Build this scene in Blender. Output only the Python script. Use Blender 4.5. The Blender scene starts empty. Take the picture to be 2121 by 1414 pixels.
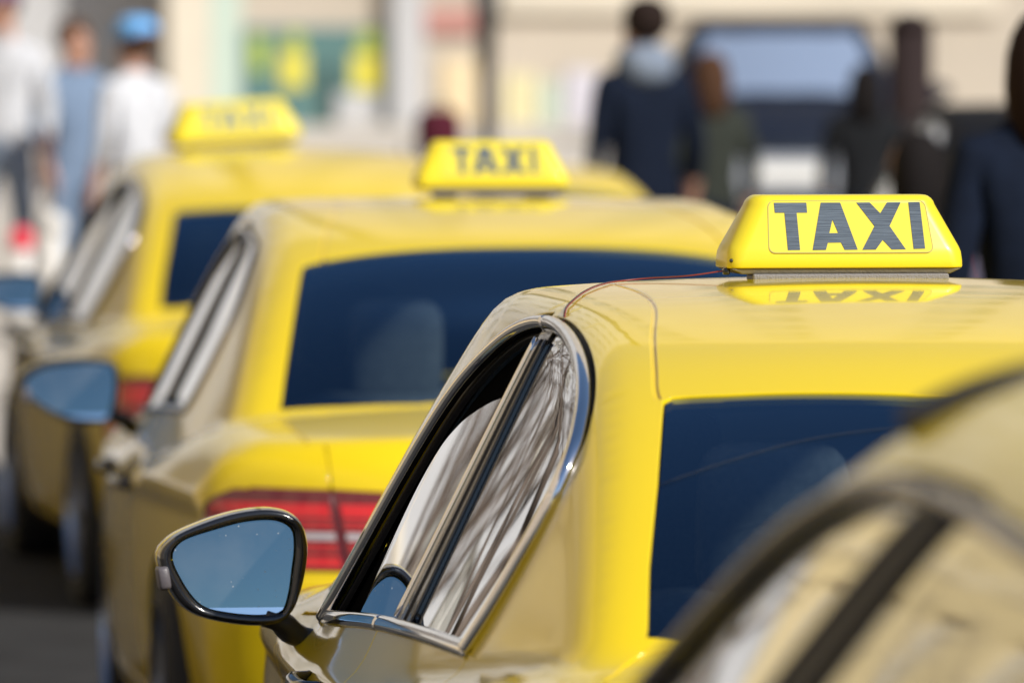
import bpy, bmesh, math, random
import numpy as np
from mathutils import Vector, Matrix
from mathutils.geometry import delaunay_2d_cdt

S = bpy.context.scene
COL = S.collection
R = math.radians

# ------------------------------------------------------------------ camera, sky, sun, exposure
cam_d = bpy.data.cameras.new('camera')
cam = bpy.data.objects.new('camera', cam_d)
COL.objects.link(cam)
cam_d.sensor_width = 36.0
cam_d.lens = 36.0 * 16500 / 2121
cam_d.clip_start = 0.1
cam_d.clip_end = 1000
cam.location = (-2.518, -13.101, 1.832)
cam.rotation_euler = (R(90 - 2.0097), 0, -math.atan(0.15))
cam_d.dof.use_dof = True
cam_d.dof.focus_distance = 13.28
cam_d.dof.aperture_fstop = 4.3
cam_d.dof.aperture_blades = 0
S.camera = cam

SUN_AZ, SUN_EL = R(143), R(37)
w = bpy.data.worlds.new('World')
S.world = w
w.use_nodes = True
sk = w.node_tree.nodes.new('ShaderNodeTexSky')
sk.sky_type = 'NISHITA'
sk.sun_disc = False
sk.sun_elevation = SUN_EL
sk.sun_rotation = SUN_AZ
sk.air_density = 1.0
sk.dust_density = 0.4
sk.ozone_density = 3.0
w.node_tree.links.new(sk.outputs[0], w.node_tree.nodes['Background'].inputs[0])
w.node_tree.nodes['Background'].inputs[1].default_value = 0.10
sun_d = bpy.data.lights.new('sun', 'SUN')
sun_d.energy = 5.0
sun_d.angle = R(0.53)
sun_d.color = (1.0, 0.955, 0.88)
sun = bpy.data.objects.new('sun', sun_d)
COL.objects.link(sun)
sdir = Vector((math.sin(SUN_AZ) * math.cos(SUN_EL), math.cos(SUN_AZ) * math.cos(SUN_EL), math.sin(SUN_EL)))
sun.rotation_euler = sdir.to_track_quat('Z', 'Y').to_euler()
sun.location = (0, 0, 40)
S.view_settings.view_transform = 'Standard'
S.view_settings.look = 'None'
S.view_settings.exposure = 0.17
S.view_settings.gamma = 1.0
S.view_settings.use_curve_mapping = False
S.cycles.max_bounces = 10
S.cycles.transparent_max_bounces = 16
S.cycles.caustics_reflective = False
S.cycles.caustics_refractive = False
S.cycles.sample_clamp_indirect = 6.0

# ------------------------------------------------------------------ materials
MATS = {}
def mat(name, col, rough=0.5, metal=0.0, coat=0.0, spec=0.5, noise=None, bump=None, trans=0.0, coat_rough=0.02, sheen=0.0):
    """noise = (scale, amount, detail): value variation of the base colour; bump = (scale, strength)."""
    if name in MATS:
        return MATS[name]
    m = bpy.data.materials.new(name)
    m.use_nodes = True
    nt = m.node_tree
    b = nt.nodes['Principled BSDF']
    b.inputs['Base Color'].default_value = (*col, 1)
    b.inputs['Roughness'].default_value = rough
    b.inputs['Metallic'].default_value = metal
    b.inputs['Coat Weight'].default_value = coat
    b.inputs['Coat Roughness'].default_value = coat_rough
    b.inputs['Specular IOR Level'].default_value = spec
    if trans:
        b.inputs['Transmission Weight'].default_value = trans
    if noise or bump:
        tc = nt.nodes.new('ShaderNodeTexCoord')
    if noise:
        sc, am, det = noise
        n = nt.nodes.new('ShaderNodeTexNoise')
        n.inputs['Scale'].default_value = sc
        n.inputs['Detail'].default_value = det
        nt.links.new(tc.outputs['Object'], n.inputs['Vector'])
        r = nt.nodes.new('ShaderNodeMapRange')
        r.inputs['From Min'].default_value = 0.3
        r.inputs['From Max'].default_value = 0.7
        r.inputs['To Min'].default_value = 1 - am
        r.inputs['To Max'].default_value = 1 + am
        nt.links.new(n.outputs['Fac'], r.inputs['Value'])
        mx = nt.nodes.new('ShaderNodeMix')
        mx.data_type = 'RGBA'
        mx.blend_type = 'MULTIPLY'
        mx.inputs['Factor'].default_value = 1
        mx.inputs['A'].default_value = (*col, 1)
        nt.links.new(r.outputs['Result'], mx.inputs['B'])
        nt.links.new(mx.outputs['Result'], b.inputs['Base Color'])
    if bump:
        n2 = nt.nodes.new('ShaderNodeTexNoise')
        n2.inputs['Scale'].default_value = bump[0]
        n2.inputs['Detail'].default_value = 6
        nt.links.new(tc.outputs['Object'], n2.inputs['Vector'])
        bp = nt.nodes.new('ShaderNodeBump')
        bp.inputs['Strength'].default_value = bump[1]
        bp.inputs['Distance'].default_value = 0.01
        nt.links.new(n2.outputs['Fac'], bp.inputs['Height'])
        nt.links.new(bp.outputs['Normal'], b.inputs['Normal'])
    MATS[name] = m
    return m

def glass_mat(name, tint, boost=1.7, rough=0.0, gcol=(0.95, 0.97, 1)):
    m = bpy.data.materials.new(name)
    m.use_nodes = True
    nt = m.node_tree
    nt.nodes.remove(nt.nodes['Principled BSDF'])
    out = nt.nodes['Material Output']
    tr = nt.nodes.new('ShaderNodeBsdfTransparent')
    tr.inputs[0].default_value = (*tint, 1)
    gl = nt.nodes.new('ShaderNodeBsdfGlossy')
    gl.inputs['Roughness'].default_value = rough
    gl.inputs['Color'].default_value = (*gcol, 1)
    fr = nt.nodes.new('ShaderNodeFresnel')
    fr.inputs['IOR'].default_value = 1.52
    mt = nt.nodes.new('ShaderNodeMath')
    mt.operation = 'MULTIPLY'
    mt.use_clamp = True
    mt.inputs[1].default_value = boost
    mx = nt.nodes.new('ShaderNodeMixShader')
    nt.links.new(fr.outputs[0], mt.inputs[0])
    nt.links.new(mt.outputs[0], mx.inputs[0])
    nt.links.new(tr.outputs[0], mx.inputs[1])
    nt.links.new(gl.outputs[0], mx.inputs[2])
    nt.links.new(mx.outputs[0], out.inputs['Surface'])
    MATS[name] = m
    return m

PAINT = mat('yellow_paint', (0.74, 0.54, 0.003), 0.38, 0, 1.0, 0.1, coat_rough=0.07)
CHROME = mat('chrome', (0.86, 0.85, 0.84), 0.07, 1.0)
BLACKG = mat('black_gloss', (0.012, 0.012, 0.014), 0.18, 0, 0.6)
RUBBER = mat('rubber', (0.012, 0.012, 0.013), 0.6, bump=(300, 0.1))
MATTE = mat('matte_black', (0.004, 0.004, 0.004), 1.0, spec=0.0)
LINING = mat('cabin_lining', (0.030, 0.031, 0.034), 0.8)
SEATM = mat('seat_fabric', (0.13, 0.135, 0.15), 0.85, noise=(60, 0.2, 4))
PLASTIC = mat('dark_plastic', (0.022, 0.022, 0.024), 0.38, bump=(500, 0.15))
GREYPL = mat('grey_plastic', (0.10, 0.09, 0.10), 0.45, bump=(400, 0.1))
PRIVACY = glass_mat('privacy_glass', (0.66, 0.78, 0.80), 2.2, 0, (.50, .76, 1))
CLEAR = glass_mat('clear_glass', (0.62, 0.72, 0.66), 1.75)
SIDEG = glass_mat('side_glass', (0.30, 0.34, 0.32), 2.9)
TYRE = mat('tyre_rubber', (0.018, 0.018, 0.018), 0.8)
RIM = mat('alloy', (0.5, 0.5, 0.52), 0.3, 1.0)
RED_D = mat('lens_dark_red', (0.13, 0.004, 0.014), 0.18, 0, 1.0)
RED_B = mat('lens_red', (0.68, 0.006, 0.018), 0.2, 0, 1.0)
LENSW = mat('lens_white', (0.50, 0.46, 0.49), 0.12, 0, 1.0)
PLATE = mat('plate_white', (0.75, 0.75, 0.73), 0.4)

PAINT.node_tree.nodes['Principled BSDF'].inputs['Coat IOR'].default_value = 1.53

# ------------------------------------------------------------------ object helpers
def link(o, parent=None):
    COL.objects.link(o)
    if parent is not None:
        o.parent = parent
    return o

def empty(name, loc=(0, 0, 0), rz=0.0, label=None, cat=None, group=None, kind=None):
    o = bpy.data.objects.new(name, None)
    o.empty_display_size = 0.2
    o.location = loc
    o.rotation_euler = (0, 0, rz)
    COL.objects.link(o)
    return tag(o, label, cat, group, kind)

def tag(o, label=None, cat=None, group=None, kind=None):
    if label: o['label'] = label
    if cat: o['category'] = cat
    if group: o['group'] = group
    if kind: o['kind'] = kind
    return o

def mesh_obj(name, V, Fs, m, parent=None, N=None, smooth=True, mats=None, mi=None):
    me = bpy.data.meshes.new(name)
    me.from_pydata([tuple(v) for v in V], [], [tuple(int(i) for i in f) for f in Fs])
    if mats:
        for q in mats: me.materials.append(q)
        if mi is not None:
            me.polygons.foreach_set('material_index', np.asarray(mi, dtype=np.int32))
    elif m:
        me.materials.append(m)
    me.polygons.foreach_set('use_smooth', np.full(len(me.polygons), smooth))
    me.update()
    if N is not None:
        me.normals_split_custom_set_from_vertices([tuple(n) for n in N])
    o = bpy.data.objects.new(name, me)
    return link(o, parent)

def bm_obj(name, bm, m, parent=None, smooth=False, bevel=0):
    me = bpy.data.meshes.new(name)
    bmesh.ops.recalc_face_normals(bm, faces=bm.faces)
    bm.to_mesh(me)
    bm.free()
    me.materials.append(m)
    me.polygons.foreach_set('use_smooth', np.full(len(me.polygons), smooth))
    o = bpy.data.objects.new(name, me)
    link(o, parent)
    if bevel:
        b = o.modifiers.new('bevel', 'BEVEL')
        b.width = bevel
        b.segments = 2
        b.limit_method = 'ANGLE'
    return o

def box_bm(bm, c, s, rot=None):
    mm = Matrix.Translation(c)
    if rot is not None: mm = mm @ rot
    mm = mm @ Matrix.Diagonal((s[0], s[1], s[2], 1))
    bmesh.ops.create_cube(bm, size=1, matrix=mm)

def box(name, c, s, m, parent=None, bevel=0, rot=None):
    bm = bmesh.new()
    box_bm(bm, c, s, rot)
    return bm_obj(name, bm, m, parent, False, bevel)

def crv(pts, step=0.015):
    """open Catmull-Rom curve through pts, resampled to about `step`."""
    P = np.array(pts, float)
    if len(P) == 2:
        n = max(2, int(np.linalg.norm(P[1] - P[0]) / step) + 1)
        t = np.linspace(0, 1, n)[:, None]
        return P[0] * (1 - t) + P[1] * t
    Q = np.vstack([2 * P[0] - P[1], P, 2 * P[-1] - P[-2]])
    out = []
    for i in range(1, len(Q) - 2):
        p0, p1, p2, p3 = Q[i - 1], Q[i], Q[i + 1], Q[i + 2]
        t0, t1 = 0.0, np.linalg.norm(p1 - p0) ** .5
        t2 = t1 + np.linalg.norm(p2 - p1) ** .5
        t3 = t2 + np.linalg.norm(p3 - p2) ** .5
        t = np.linspace(t1, t2, 24, endpoint=False)[:, None]
        A1 = (t1 - t) / (t1 - t0) * p0 + (t - t0) / (t1 - t0) * p1
        A2 = (t2 - t) / (t2 - t1) * p1 + (t - t1) / (t2 - t1) * p2
        A3 = (t3 - t) / (t3 - t2) * p2 + (t - t2) / (t3 - t2) * p3
        B1 = (t2 - t) / (t2 - t0) * A1 + (t - t0) / (t2 - t0) * A2
        B2 = (t3 - t) / (t3 - t1) * A2 + (t - t1) / (t3 - t1) * A3
        out.append((t2 - t) / (t2 - t1) * B1 + (t - t1) / (t2 - t1) * B2)
    out.append(P[-1][None])
    D = np.vstack(out)
    s = np.r_[0, np.cumsum(np.linalg.norm(np.diff(D, axis=0), axis=1))]
    n = max(3, int(s[-1] / step) + 1)
    q = np.linspace(0, s[-1], n)
    return np.stack([np.interp(q, s, D[:, k]) for k in range(D.shape[1])], 1)

def loop(*pieces):
    """closed polygon out of consecutive curve pieces (their shared ends merged)."""
    out = []
    for p in pieces:
        p = np.asarray(p, float)
        if out and np.linalg.norm(out[-1][-1] - p[0]) < 1e-6: p = p[1:]
        out.append(p)
    L = np.vstack(out)
    if np.linalg.norm(L[0] - L[-1]) < 1e-6: L = L[:-1]
    return L

def area2(L):
    x, y = L[:, 0], L[:, 1]
    return 0.5 * np.sum(x * np.roll(y, -1) - np.roll(x, -1) * y)

def offset(L, d):
    """offset a closed polygon outwards by d (scalar or per-vertex)."""
    sgn = 1.0 if area2(L) > 0 else -1.0
    e = np.roll(L, -1, 0) - L
    e /= np.linalg.norm(e, axis=1)[:, None] + 1e-12
    n = np.stack([e[:, 1], -e[:, 0]], 1) * sgn
    nb = n + np.roll(n, 1, 0)
    k = (nb * n).sum(1)
    nb = nb / np.maximum(k, 0.35)[:, None]
    return L + nb * (d[:, None] if np.ndim(d) else d)

def inpoly(P, L):
    x, y = P[:, 0], P[:, 1]
    ins = np.zeros(len(P), bool)
    X0, Y0 = L[:, 0], L[:, 1]
    X1, Y1 = np.roll(X0, -1), np.roll(Y0, -1)
    for a, b, c, d in zip(X0, Y0, X1, Y1):
        if b == d: continue
        m = ((b > y) != (d > y)) & (x < (c - a) * (y - b) / (d - b) + a)
        ins ^= m
    return ins

def sweep(path, nrm, prof, closed=False, cap=True):
    """sweep a profile (list of (b, n)) along path with surface normals nrm -> V, F."""
    path, nrm = np.asarray(path), np.asarray(nrm)
    n = len(path)
    T = np.roll(path, -1, 0) - np.roll(path, 1, 0)
    if not closed:
        T[0] = path[1] - path[0]
        T[-1] = path[-1] - path[-2]
    T /= np.linalg.norm(T, axis=1)[:, None]
    Nn = nrm - (nrm * T).sum(1)[:, None] * T
    Nn /= np.linalg.norm(Nn, axis=1)[:, None]
    B = np.cross(T, Nn)
    k = len(prof)
    V = np.concatenate([(path + B * b + Nn * c)[:, None] for b, c in prof], 1).reshape(-1, 3)
    F = []
    for i in range(n if closed else n - 1):
        j = (i + 1) % n
        for q in range(k):
            r_ = (q + 1) % k
            F.append((i * k + q, j * k + q, j * k + r_, i * k + r_))
    if not closed and cap:
        F.append(tuple(range(k)))
        F.append(tuple((n - 1) * k + q for q in range(k))[::-1])
    return V, F

def tube(path, rad, seg=8):
    """round tube along path with radius (scalar or list)."""
    path = np.asarray(path, float)
    n = len(path)
    rad = np.broadcast_to(np.asarray(rad, float), (n,))
    T = np.gradient(path, axis=0)
    T /= np.linalg.norm(T, axis=1)[:, None] + 1e-12
    ref = np.array([0.13, 0.21, 0.97])
    if abs((T * ref).sum(1)).max() > 0.95: ref = np.array([0.97, 0.2, 0.1])
    A = np.cross(T, ref)
    A /= np.linalg.norm(A, axis=1)[:, None]
    B = np.cross(T, A)
    a = np.linspace(0, 2 * np.pi, seg, endpoint=False)
    V = (path[:, None] + (A[:, None] * np.cos(a)[None, :, None] + B[:, None] * np.sin(a)[None, :, None]) * rad[:, None, None]).reshape(-1, 3)
    F = []
    for i in range(n - 1):
        for q in range(seg):
            r_ = (q + 1) % seg
            F.append((i * seg + q, i * seg + r_, (i + 1) * seg + r_, (i + 1) * seg + q))
    F.append(tuple(range(seg))[::-1])
    F.append(tuple((n - 1) * seg + q for q in range(seg)))
    return V, F

def superbox(c, s, e=0.35, nu=14, nv=10, rot=None):
    """rounded box (superellipsoid) -> V, F."""
    f = lambda t: np.sign(t) * np.abs(t) ** e
    V, F = [], []
    for i in range(nv + 1):
        ph = -math.pi / 2 + math.pi * i / nv
        for j in range(nu):
            th = 2 * math.pi * j / nu
            V.append((f(math.cos(ph)) * f(math.cos(th)) * s[0] / 2, f(math.cos(ph)) * f(math.sin(th)) * s[1] / 2, f(math.sin(ph)) * s[2] / 2))
    for i in range(nv):
        for j in range(nu):
            k = (j + 1) % nu
            F.append((i * nu + j, i * nu + k, (i + 1) * nu + k, (i + 1) * nu + j))
    V = np.array(V)
    if rot is not None: V = V @ np.array(rot).T
    return V + np.array(c), F

# ------------------------------------------------------------------ car surface
def smax(a, b, k):
    h = np.clip(k - np.abs(a - b), 0, None) / k
    return np.maximum(a, b) + h ** 3 * k / 6
def smin(a, b, k): return -smax(-a, -b, k)

class Interp:
    """smooth 1-D curve through knots, tabulated and lightly blurred."""
    def __init__(s, kn, blur=0.0):
        P = np.array(kn, float)
        o = np.argsort(P[:, 0]); P = P[o]
        x, y = P[:, 0], P[:, 1]
        d = np.diff(y) / np.diff(x); h = np.diff(x)
        m = np.zeros(len(x)); m[0], m[-1] = d[0], d[-1]
        for i in range(1, len(x) - 1):
            if d[i - 1] * d[i] > 0:
                w1, w2 = 2 * h[i] + h[i - 1], h[i] + 2 * h[i - 1]
                m[i] = (w1 + w2) / (w1 / d[i - 1] + w2 / d[i])
        X = np.linspace(x[0] - 0.6, x[-1] + 0.6, 3000)
        Xi = np.clip(X, x[0], x[-1])
        k = np.clip(np.searchsorted(x, Xi, side='right') - 1, 0, len(x) - 2)
        t = (Xi - x[k]) / h[k]
        Y = (1 + 2 * t) * (1 - t) ** 2 * y[k] + t * (1 - t) ** 2 * h[k] * m[k] + t * t * (3 - 2 * t) * y[k + 1] + t * t * (t - 1) * h[k] * m[k + 1]
        Y += np.where(X < x[0], (X - x[0]) * m[0], 0) + np.where(X > x[-1], (X - x[-1]) * m[-1], 0)
        if blur:
            n = max(1, int(blur / (X[1] - X[0])))
            kk = np.exp(-0.5 * (np.arange(-3 * n, 3 * n + 1) / n) ** 2); kk /= kk.sum()
            Y = np.convolve(np.pad(Y, 3 * n, mode='edge'), kk, 'valid')
        s.X, s.Y = X, Y
    def __call__(s, q): return np.interp(q, s.X, s.Y)

class Shape:
    def __init__(s, V):
        s.V = V
        s.W = Interp(V['width'], 0.08)
        s.roof = Interp(V['roof'], 0.06)
        s.deck = Interp(V['deck'], 0.05)
        s.sec = Interp([(0.2, 0.075), (0.30, 0.045), (0.45, 0.022), (0.60, 0.012), (0.70, 0.014), (0.765, 0.019), (0.80, 0.002), (0.86, 0.028), (0.95, 0.092), (1.05, 0.18)], 0.007)
        s.tail = Interp(V['tail'], 0.012)
    def Xg(s, y, z):
        return (0.80 + s.V.get('wg', 0) - 0.49 * (z - 0.95) - 0.022 * (np.minimum(y + .4, 0) / .9) ** 2 * s.V.get('taper', 1)
                - 0.012 * (np.maximum(y + .4, 0) / .9) ** 2 - 0.07 * np.clip(y, 0, 2.2) ** 1.5 - 0.06 * np.clip(z - 1.25, 0, 1) ** 2)
    def F(s, x, y, z):
        V = s.V
        x = np.sqrt(x * x + 1e-6)
        ys = np.clip(y, -3, 3)
        # lower body
        side = x - (s.W(ys) - s.sec(z - 0.012 * (-ys)))
        top = z - (s.deck(ys) - 0.045 * (x / 0.8) ** 2 - 0.05 * np.clip(x - 0.5, 0, 1) ** 2)
        rear = (s.tail(z) + 0.33 * (x / 0.9) ** 3.2) - y
        front = y - (2.16 - 0.45 * (x / 0.9) ** 2.6 - 0.12 * np.clip(z - 0.55, 0, 1) ** 1.0)
        low = smax(side, top, 0.10)
        low = smax(low, rear, 0.045 + 0.05 * np.clip((x - 0.45) / 0.3, 0, 1))
        low = smax(low, front, 0.18)
        low = smax(low, 0.2 - z, 0.03)
        # greenhouse
        gs = x - s.Xg(ys, z)
        cr = V.get('crown', 0.022)
        gt = z - (s.roof(ys) - cr * (x / 0.56) ** 2)
        y0, z0, m = V['rw']
        gr = z - (z0 + m * (y - y0) - 0.07 * (x / 0.6) ** 2 + 0.02 * (1 - ((y - y0 + .35) / .35) ** 2))
        gw = z - (1.455 - V.get('wm', 0.62) * (y - V.get('wy', 0.36)) - V.get('wrap', 0.09) * (x / 0.6) ** 2)
        g = smax(gt, gr * 0.9, 0.05)
        g = smax(g, gw * 0.85, 0.05)
        g = smax(g, gs * 0.9, 0.085)
        g = smax(g, (V.get('cut', .80) + .03 * (-ys) - z), 0.08)
        return smin(low, g, V.get('k', 0.05))
    def grad(s, P):
        e = 1.2e-3
        x, y, z = P[:, 0], P[:, 1], P[:, 2]
        f = s.F
        G = np.stack([f(x + e, y, z) - f(x - e, y, z), f(x, y + e, z) - f(x, y - e, z), f(x, y, z + e) - f(x, y, z - e)], 1)
        return G / (np.linalg.norm(G, axis=1)[:, None] + 1e-12)
    def cast(s, O, D, tmax, n=60):
        """first sign change from O along D (arrays)."""
        O = np.asarray(O, float); D = np.broadcast_to(np.asarray(D, float), O.shape)
        t0 = np.zeros(len(O)); found = np.zeros(len(O), bool); lo = np.zeros(len(O)); hi = np.full(len(O), tmax)
        for i in range(1, n + 1):
            t = tmax * i / n
            P = O + D * t
            ins = s.F(P[:, 0], P[:, 1], P[:, 2]) < 0
            new = ins & ~found
            lo[new] = tmax * (i - 1) / n; hi[new] = t
            found |= ins
        for _ in range(24):
            mid = (lo + hi) / 2
            P = O + D * mid[:, None]
            ins = s.F(P[:, 0], P[:, 1], P[:, 2]) < 0
            hi = np.where(ins, mid, hi); lo = np.where(ins, lo, mid)
        return O + D * ((lo + hi) / 2)[:, None]
    def side(s, q):   # (y,z) -> left side point
        q = np.asarray(q, float)
        return s.cast(np.stack([np.full(len(q), -1.2), q[:, 0], q[:, 1]], 1), (1, 0, 0), 1.15)
    def top(s, q):
        q = np.asarray(q, float)
        return s.cast(np.stack([q[:, 0], q[:, 1], np.full(len(q), 1.7)], 1), (0, 0, -1), 1.5, 120)
    def rear(s, q):
        q = np.asarray(q, float)
        return s.cast(np.stack([q[:, 0], np.full(len(q), -3.0), q[:, 1]], 1), (0, 1, 0), 1.5)
    def front(s, q):
        q = np.asarray(q, float)
        return s.cast(np.stack([q[:, 0], np.full(len(q), 2.6), q[:, 1]], 1), (0, -1, 0), 1.5)

def patch(bound, b3, polys, grid, lift):
    """triangulate a 2-D region with named polygons; returns V, T, region index per triangle (-1 = rest)."""
    pts = [bound]; edges = []; off = 0
    def ring(n, o): return [(o + i, o + (i + 1) % n) for i in range(n)]
    edges += ring(len(bound), 0); off = len(bound)
    for nm, L in polys:
        pts.append(L); edges += ring(len(L), off); off += len(L)
    cons = np.vstack(pts)
    G = []
    for (x0, x1, y0, y1, h) in grid:
        X, Y = np.meshgrid(np.arange(x0, x1, h), np.arange(y0, y1, h))
        X = X + (np.arange(X.shape[0]) % 2)[:, None] * h / 2
        g = np.stack([X.ravel(), Y.ravel()], 1)
        g = g[inpoly(g, bound)]
        cell = {}
        for p in cons: cell.setdefault((int(p[0] // h), int(p[1] // h)), []).append(p)
        keep = []
        for p in g:
            ok = True
            ci, cj = int(p[0] // h), int(p[1] // h)
            for a in (-1, 0, 1):
                for b in (-1, 0, 1):
                    for c in cell.get((ci + a, cj + b), ()):
                        if (p[0] - c[0]) ** 2 + (p[1] - c[1]) ** 2 < (0.5 * h) ** 2: ok = False; break
            keep.append(ok)
        g = g[np.array(keep, bool)]
        for (a0, a1, b0, b1, hh) in grid[:grid.index((x0, x1, y0, y1, h))]:
            g = g[~((g[:, 0] > a0 - hh) & (g[:, 0] < a1 + hh) & (g[:, 1] > b0 - hh) & (g[:, 1] < b1 + hh))]
        G.append(g)
    allp = np.vstack([cons] + G)
    res = delaunay_2d_cdt([Vector(p) for p in allp], edges, [], 0, 1e-7)
    vo = np.array([tuple(v) for v in res[0]]); T = np.array(res[2]); orig = res[3]
    cen = vo[T].mean(1)
    T = T[inpoly(cen, bound)]
    a = vo[T]
    ar = np.abs((a[:, 1, 0] - a[:, 0, 0]) * (a[:, 2, 1] - a[:, 0, 1]) - (a[:, 2, 0] - a[:, 0, 0]) * (a[:, 1, 1] - a[:, 0, 1]))
    T = T[ar > 1e-10]
    cen = vo[T].mean(1)
    reg = np.full(len(T), -1)
    for i, (nm, L) in reversed(list(enumerate(polys))):
        reg[inpoly(cen, L)] = i
    V = lift(vo)
    if b3 is not None:
        for i, o in enumerate(orig):
            for k in o:
                if k < len(bound): V[i] = b3[k]; break
    return V, T, reg

class Acc:
    """collects triangles per part."""
    def __init__(s): s.d = {}
    def add(s, name, V, T):
        if len(T): s.d.setdefault(name, []).append((V, T))
    def get(s, name):
        Vs, Ts, o = [], [], 0
        for V, T in s.d[name]:
            Vs.append(V); Ts.append(T + o); o += len(V)
        V, T = np.vstack(Vs), np.vstack(Ts)
        used = np.unique(T); mp = np.full(len(V), -1); mp[used] = np.arange(len(used))
        V, T = V[used], mp[T]
        key = np.round(V / 2e-5).astype(np.int64)
        _, first, inv = np.unique(key, axis=0, return_index=True, return_inverse=True)
        inv = inv.ravel()
        V = V[first]; T = inv[T]
        T = T[(T[:, 0] != T[:, 1]) & (T[:, 1] != T[:, 2]) & (T[:, 0] != T[:, 2])]
        return V, T

def part(shape, V, T, name, m, parent, lift=0.0, skirt=0.012, both=False):
    N = shape.grad(V)
    fn = np.cross(V[T[:, 1]] - V[T[:, 0]], V[T[:, 2]] - V[T[:, 0]])
    flip = (fn * N[T].mean(1)).sum(1) < 0
    T = T.copy(); T[flip] = T[flip][:, ::-1]
    P = V + N * lift
    Vs, Ns, Fs = [P], [N], [tuple(t) for t in T]
    if skirt:
        e = np.vstack([T[:, [0, 1]], T[:, [1, 2]], T[:, [2, 0]]])
        key = {}
        for a, b in e: key[(a, b)] = 1
        bd = [(a, b) for a, b in e if (b, a) not in key]
        if bd:
            bd = np.array(bd); o = len(P)
            q = np.unique(bd); mp = {v: i for i, v in enumerate(q)}
            # outward in-plane normal per border vertex
            on = np.zeros((len(q), 3))
            ed = P[bd[:, 1]] - P[bd[:, 0]]
            en = np.cross(ed, N[bd[:, 0]])
            for (a, b), n_ in zip(bd, en):
                on[mp[a]] += n_; on[mp[b]] += n_
            on /= np.linalg.norm(on, axis=1)[:, None] + 1e-12
            r = 0.0022                       # rolled edge, then straight in
            nq = N[q]
            rings = [(P[q], nq * 0.98 + on * 0.2), (P[q] + on * r * .7 - nq * r * .3, nq * .7 + on * .7), (P[q] + on * r - nq * r, on), (P[q] + on * r - nq * skirt, on)]
            k = len(q)
            for rv, rn in rings:
                Vs.append(rv); Ns.append(rn / (np.linalg.norm(rn, axis=1)[:, None] + 1e-12))
            for a, b in bd:
                i, j = mp[a], mp[b]
                for lv in range(3):
                    s0, s1 = o + lv * k, o + (lv + 1) * k
                    Fs.append((s0 + j, s0 + i, s1 + i, s1 + j))
    return mesh_obj(name, np.vstack(Vs), Fs, m, parent, np.vstack(Ns))
# ------------------------------------------------------------------ car parts
def clip_half(L, p, n):
    """clip polygon by the half plane (x-p).n >= 0."""
    out = []
    for i in range(len(L)):
        a, b = L[i], L[(i + 1) % len(L)]
        da, db = np.dot(a - p, n), np.dot(b - p, n)
        if da >= 0: out.append(a)
        if da * db < 0: out.append(a + (b - a) * da / (da - db))
    return np.array(out)

def cut_line(L, a, b, keep):
    """keep the part of L on the side of line a-b that holds point `keep`."""
    a, b, keep = np.array(a, float), np.array(b, float), np.array(keep, float)
    n = np.array([-(b - a)[1], (b - a)[0]])
    if np.dot(keep - a, n) < 0: n = -n
    return clip_half(L, a, n)

def dense(L, step=0.02):
    out = []
    for i in range(len(L)):
        a, b = L[i], L[(i + 1) % len(L)]
        k = max(1, int(np.linalg.norm(b - a) / step))
        for t in range(k): out.append(a + (b - a) * t / k)
    return np.array(out)

def ring_profile(wd, ht, k=9):
    a = np.linspace(0, math.pi, k)
    return [(-math.cos(t) * wd / 2, -0.004 + (ht + 0.004) * math.sin(t) ** 0.75) for t in a]

def ell(pts, n=60):
    P = np.array(pts, float)
    Q = np.vstack([P, P[:1]])
    # closed catmull via tiling
    T = np.vstack([P[-2:], P, P[:3]])
    c = crv(T, 0.001)
    d0 = np.linalg.norm(c - P[0], axis=1); i0 = int(np.argmin(d0[:len(c) // 2]))
    d1 = np.linalg.norm(c - P[0], axis=1); i1 = len(c) // 2 + int(np.argmin(d1[len(c) // 2:]))
    c = c[i0:i1]
    s = np.r_[0, np.cumsum(np.linalg.norm(np.diff(c, axis=0), axis=1))]
    q = np.linspace(0, s[-1], n, endpoint=False)
    return np.stack([np.interp(q, s, c[:, k]) for k in range(2)], 1)

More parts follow.
